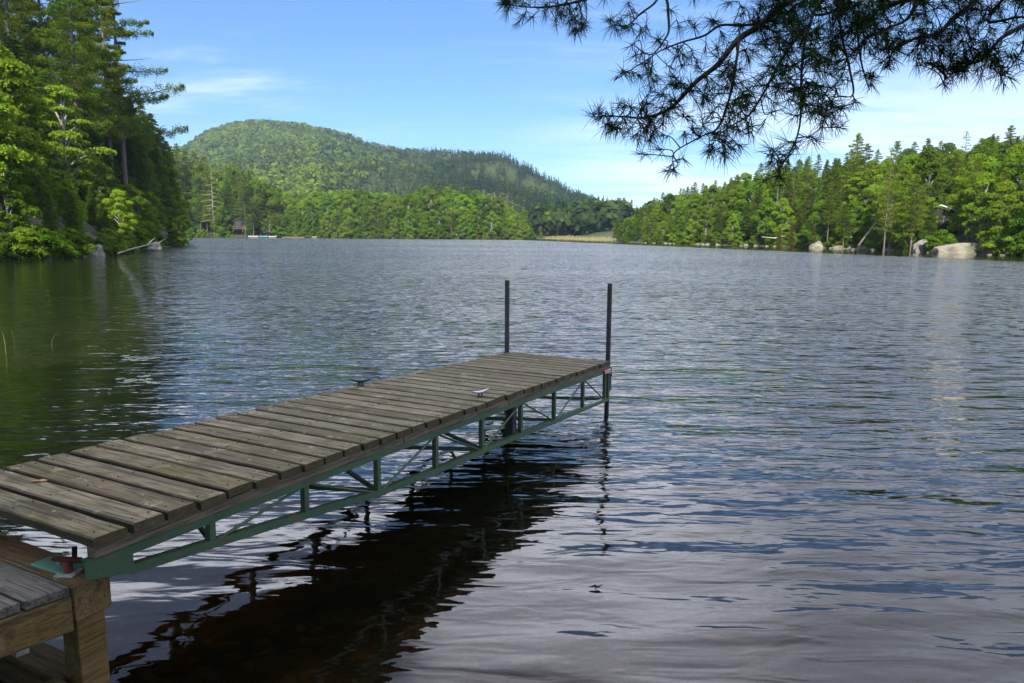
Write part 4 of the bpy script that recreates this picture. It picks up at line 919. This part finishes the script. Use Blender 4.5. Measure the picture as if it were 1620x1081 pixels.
for i, (u, v, h) in enumerate([(10, 560, .34), (24, 548, .30), (81, 552, .26)]):
    a = at_z(u, v, 0); G = Geo(); lx = r.normal(0, .03); G.tube([(0, 0, -.4), (lx*.3, 0, h*.5), (lx, .01, h*.8), (lx*1.6, .02, h)], [.004, .004, .003, .001], 4); o = G.obj('reed_stalk', None, M['reed'])
    o.location = a; tag(o, 'single thin reed stalk standing in the water at the left', 'reed', 'reed stalks in the water at the left')
G = Geo(); G.tube([(-.03, 0, .01), (0, .005, .016), (.02, 0, .012), (.04, .01, .02)], [.002, .006, .006, .002], 6); G.tube([(0, .0, .014), (.005, -.02, .005), (.01, -.035, .004)], [.004, .003, .002], 5)
o = G.obj('floating_twig', None, M['bark_dark']); a = at_z(941, 932, 0); o.location = a; tag(o, 'tiny dark twig floating on open water right of the jetty', 'twig')
for i, (u, v, z, k) in enumerate([(1195, 958, -.22, .075), (315, 1035, -.32, .10), (262, 1018, -.34, .07), (365, 998, -.33, .05), (410, 972, -.34, .05), (210, 990, -.3, .07), (285, 965, -.35, .05), (350, 1062, -.28, .06), (455, 1030, -.33, .05), (235, 1058, -.28, .055), (500, 950, -.36, .05), (395, 1040, -.3, .04)]):
    a = at_z(u, v, z); me = ROCKS[i % 5].copy(); me.materials.clear(); me.materials.append(M['stone_brown']); o = link('stone', me); o.location = (a[0], a[1], min(gz(a[0], a[1])+k*.2, -.06-k*.7)); o.scale = (k*1.2, k, k*.7); o.rotation_euler = (0, 0, i)
    tag(o, *(('mossy yellowish stone under the water right of the jetty', 'stone') if i == 0 else ('brown stone lying under the water beside the shore pier', 'stone', 'brown stones under the water by the pier')))

# ------------------------------------------------------------------ overhanging pine, close to the viewer
r = np.random.default_rng(77)
pt = empty('overhanging_pine', (4.6, -.6, gz(4.6, -.6)-.2)); tag(pt, 'dark pine boughs with long needles hanging into the picture from the upper right', 'tree'); PO = np.array(pt.location)
G = Geo(); G.tube(np.array([(0, 0, 0), (.05, .02, 2), (0, .05, 5), (-.1, 0, 8), (0, 0, 12), (.1, 0, 16)]), [.26, .22, .19, .15, .09, .02], 10); G.obj('trunk', pt, M['bark'], True)
TR = PO+np.array([0, .03, 4.9])
BO = {  # name: list of (u, v, distance); the first point joins the trunk or another bough
 'A': [(1420, -110, 3.9), (1330, -50, 3.8), (1248, 3, 3.7), (1200, 40, 3.6), (1169, 64, 3.55), (1137, 99, 3.5), (1102, 129, 3.45), (1070, 161, 3.4), (1048, 177, 3.35), (1016, 186, 3.3), (985, 186, 3.3), (950, 184, 3.3)],
 'B': [(1400, -120, 3.4), (1310, -40, 3.3), (1291, 8, 3.25), (1275, 67, 3.2), (1270, 126, 3.15), (1266, 193, 3.1), (1254, 232, 3.1), (1230, 272, 3.1)],
 'C': [(1200, 38, 3.6), (1177, 40, 3.6), (1139, 42, 3.6), (1110, 56, 3.65), (1080, 68, 3.65), (1048, 80, 3.7), (1016, 97, 3.7), (988, 117, 3.7)],
 'D': [(1150, -60, 4.0), (1060, -20, 4.0), (1056, 10, 3.95), (1059, 46, 3.9), (1053, 64, 3.85), (1030, 90, 3.8), (1003, 72, 3.8)],
 'E': [(1150, -70, 4.1), (1060, -30, 4.1), (1037, 5, 4.0), (1016, 21, 4.0), (994, 35, 4.0), (972, 40, 4.0)],
 'F': [(1120, -80, 4.2), (1020, -50, 4.2), (960, -10, 4.1), (920, 6, 4.1), (880, 8, 4.1), (840, 8, 4.1), (806, 8, 4.1)],
 'G': [(1700, -140, 3.6), (1600, -50, 3.5), (1538, 3, 3.5), (1508, 27, 3.45), (1482, 51, 3.4), (1449, 64, 3.4), (1417, 80, 3.4), (1405, 100, 3.4)],
 'H': [(1720, -40, 3.4), (1660, 10, 3.4), (1620, 40, 3.4), (1580, 62, 3.4), (1556, 92, 3.4), (1520, 112, 3.4), (1492, 130, 3.4)],
 'I': [(1345, -40, 3.5), (1350, 20, 3.5), (1361, 88, 3.5), (1369, 118, 3.5), (1376, 143, 3.5)],
 'J': [(1320, -20, 3.3), (1330, 60, 3.3), (1347, 113, 3.3), (1345, 147, 3.3), (1322, 158, 3.3), (1300, 190, 3.3)],
 'K': [(1275, 40, 3.2), (1240, 90, 3.2), (1215, 140, 3.2), (1190, 175, 3.2), (1160, 200, 3.2), (1125, 222, 3.2)],
 'L': [(1169, 64, 3.5), (1165, 120, 3.4), (1150, 165, 3.4), (1135, 200, 3.35), (1110, 215, 3.3), (1072, 240, 3.3), (1066, 250, 3.3)],
 'M': [(1620, -30, 3.6), (1625, 30, 3.6), (1615, 80, 3.6), (1590, 118, 3.6)],
 'N': [(1460, -60, 3.3), (1450, 0, 3.3), (1430, 30, 3.3), (1400, 50, 3.3), (1370, 60, 3.3)]}
R0 = dict(A=.015, B=.007, C=.008, D=.008, E=.007, F=.010, G=.014, H=.012, I=.006, J=.007, K=.007, L=.007, M=.007, N=.010)
def cat(P, n):                                        # smooth resample
    P = np.array(P); t = np.arange(len(P)); s = np.linspace(0, len(P)-1, n); out = []
    for q in s:
        i = min(int(q), len(P)-2); f = q-i; p0 = P[max(i-1, 0)]; p1 = P[i]; p2 = P[i+1]; p3 = P[min(i+2, len(P)-1)]
        out.append(.5*((2*p1)+(-p0+p2)*f+(2*p0-5*p1+4*p2-p3)*f*f+(-p0+3*p1-3*p2+p3)*f**3))
    return np.array(out)
skel = {}; allp = []; own = []
for k, L_ in BO.items():
    P = np.array([at_d(*q) for q in L_])
    P[1:-1] += r.normal(0, .003 if k in 'AB' else .008, P[1:-1].shape)
    root = k in 'ABDEFGHIMN'
    if root: P = np.vstack([TR+np.array([0, 0, -.3 if k in 'AB' else .3*(ord(k) % 4)])+(P[0]-TR)*0, TR+(P[0]-TR)*.5+np.array([0, 0, .25]), P])
    P = cat(P, 46 if root else 26); skel[k] = P; allp.append(P); own += [k]*len(P)
allp = np.concatenate(allp); own = np.array(own)
CL = [(946, 180, 9, 3), (965, 190, 14, 3), (990, 205, 14, 3), (800, 10, 10, 3), (1310, 8, 95, 70), (1300, 15, 95, 40), (1250, 80, 70, 32), (1340, 60, 60, 32), (1220, 40, 50, 16), (1290, 130, 50, 16), (1300, 180, 42, 9), (1240, 150, 60, 14), (1190, 130, 60, 12), (1150, 150, 50, 13), (1130, 200, 58, 14),
      (1080, 165, 60, 18), (1040, 160, 48, 12), (1000, 185, 34, 7), (1020, 222, 30, 7), (1068, 268, 5, 2), (1232, 276, 8, 3), (1180, 212, 38, 8), (1240, 242, 22, 7), (1100, 90, 50, 7), (1050, 112, 40, 5), (1020, 70, 28, 5), (984, 118, 7, 2),
      (1080, 72, 28, 4), (1008, 45, 14, 3), (966, 40, 9, 2), (905, 25, 30, 11), (860, 14, 40, 15), (812, 12, 18, 6), (980, 8, 40, 6), (1130, 36, 8, 2), (1440, 28, 60, 22), (1500, 18, 60, 22), (1440, 82, 40, 13), (1492, 82, 46, 18),
      (1550, 40, 60, 24), (1590, 80, 38, 15), (1540, 100, 36, 12), (1602, 18, 40, 14), (1488, 112, 20, 5), (1490, 134, 5, 1), (1592, 128, 8, 1), (1374, 125, 16, 4), (1336, 152, 28, 4), (1172, 108, 40, 6), (1385, 20, 50, 16),
      (1310, -70, 130, 40), (1500, -70, 110, 28), (1120, -60, 100, 14), (960, -60, 80, 10), (1680, 10, 50, 14), (1290, 222, 14, 2), (1212, 20, 30, 6), (1404, 104, 12, 3)]
need = {k: [] for k in BO}; wood = {k: Geo() for k in BO}
for k, P in skel.items():
    n = len(P); wood[k].tube(P, np.linspace(R0[k]*(1.7 if k in 'ABDEFGHIMN' else 1), .0022, n), 7)
def tuft(P, d, out, n=None, ln=None):
    """a spray of needles leaving a twig tip"""
    n = n or r.integers(17, 30); ln = ln or r.uniform(.065, .105)
    d = unit(d); q = rnd_dir(r, n); D = unit(q*r.uniform(.35, 1.0, (n, 1))*1.15+d*r.uniform(.15, 1.0, (n, 1))+np.array([0, 0, -.12]))
    B = P-d*r.uniform(0, .045, (n, 1)); L = ln*r.uniform(.65, 1.1, (n, 1)); w = .00135
    s1 = unit(np.cross(D, rnd_dir(r, n))); s2 = np.cross(D, s1); bend = np.array([0, 0, -.10])*L
    V = np.stack([B+s1*w, B-s1*w*.5+s2*w*.87, B-s1*w*.5-s2*w*.87, B+D*L*.6+bend*.3+s1*w*.8, B+D*L*.6+bend*.3-s1*w*.4+s2*w*.7, B+D*L*.6+bend*.3-s1*w*.4-s2*w*.7, B+D*L+bend], 1)
    i = np.arange(n)[:, None]*7; F4 = np.concatenate([i+np.array(f) for f in ([0, 1, 4, 3], [1, 2, 5, 4], [2, 0, 3, 5])]); F3 = np.concatenate([i+np.array(f) for f in ([3, 4, 6, 6], [4, 5, 6, 6], [5, 3, 6, 6])])
    out.append((V.reshape(-1, 3), F4, F3))
for (cu, cv, cr_, n) in CL:
    for i in range(n):
        a = r.random()*2*PI; q = math.sqrt(r.random())*cr_; u, v = cu+math.cos(a)*q, cv+math.sin(a)*q
        rv = ray(u, v); d0 = np.hypot(allp[:, 0]/np.maximum(allp[:, 1], .3)-rv[0]/rv[1], (allp[:, 2]-CAMH)/np.maximum(allp[:, 1], .3)-rv[2]/rv[1])*3.5; jn = int(np.argmin(d0+r.uniform(0, .09, len(d0))))
        base = allp[jn]; kk = own[jn]; dist_ = base[1]/ray(u, v)[1]+r.normal(0, .12); tip = at_d(u, v, max(2.6, dist_))
        if np.linalg.norm(tip-base) > .75: tip = base+(tip-base)*.75/np.linalg.norm(tip-base)*1.0 if cr_ > 60 else tip
        L_ = np.linalg.norm(tip-base)+.02; mid = (base+tip)/2+r.normal(0, .10*L_, 3)+np.array([0, 0, .06*L_]); P = cat([base, mid, tip], 8)
        wood[kk].tube(P, np.linspace(.0032, .0016, 8), 5, cap=False)
        tuft(tip, P[-1]-P[-2], need[kk])
        if r.random() < .35:                          # a side spray
            b_ = P[5]; t2 = b_+unit(r.normal(0, 1, 3)+(P[-1]-P[0])/L_)*.08; wood[kk].tube([b_, t2], [.002, .0014], 4, cap=False); tuft(t2, t2-b_, need[kk], 20)
def needles_mesh(lst):
    off = 0; V = []; Q = []; T = []
    for v, f4, f3 in lst: V.append(v); Q.append(f4+off); T.append(f3[:, :3]+off); off += len(v)
    V = np.concatenate(V); Q = np.concatenate(Q); T = np.concatenate(T)
    Q3 = np.concatenate([Q[:, [0, 1, 2]], Q[:, [0, 2, 3]], T]); return mesh_np('needles', V, Q3, False, M['needle'])
M['needle'] = leafmat('long_needles', (.026, .062, .018), (.065, .110, .028), .4)
for k in BO:
    g_ = wood[k]; g_.V = [v-PO for v in g_.V]; w_ = g_.obj('bough', pt, M['bark_dark'], True)
    if need[k]: me = needles_mesh(need[k]); o = link('needles', me, w_); o.location = tuple(-PO)
# crown of the same pine above the picture
gg, V, Fq = conifer(200, 16, .42, 4.2, pine_shape, 44, .16, 300, .13, .16, 0, .34, .01)
o = link('crown', mesh_np('crown', V, Fq, False, M['pine_dark']), pt)

# ------------------------------------------------------------------ air between here and the mountain
mh = bpy.data.materials.new('haze'); mh.use_nodes = True; mh.node_tree.nodes.clear(); b = NB(mh.node_tree)
v_ = b.n('ShaderNodeVolumePrincipled', {'Color': (.62, .80, 1.0, 1), 'Density': .00012, 'Anisotropy': .2}); b.n('ShaderNodeOutputMaterial', {'Volume': v_.outputs[0]})
G = Geo(); G.box((0, 800, 245), (2700, 3500, 253)); hz = G.obj('haze', None, mh); tag(hz, 'thin bluish haze over the lake and mountain', 'haze', kind='stuff')
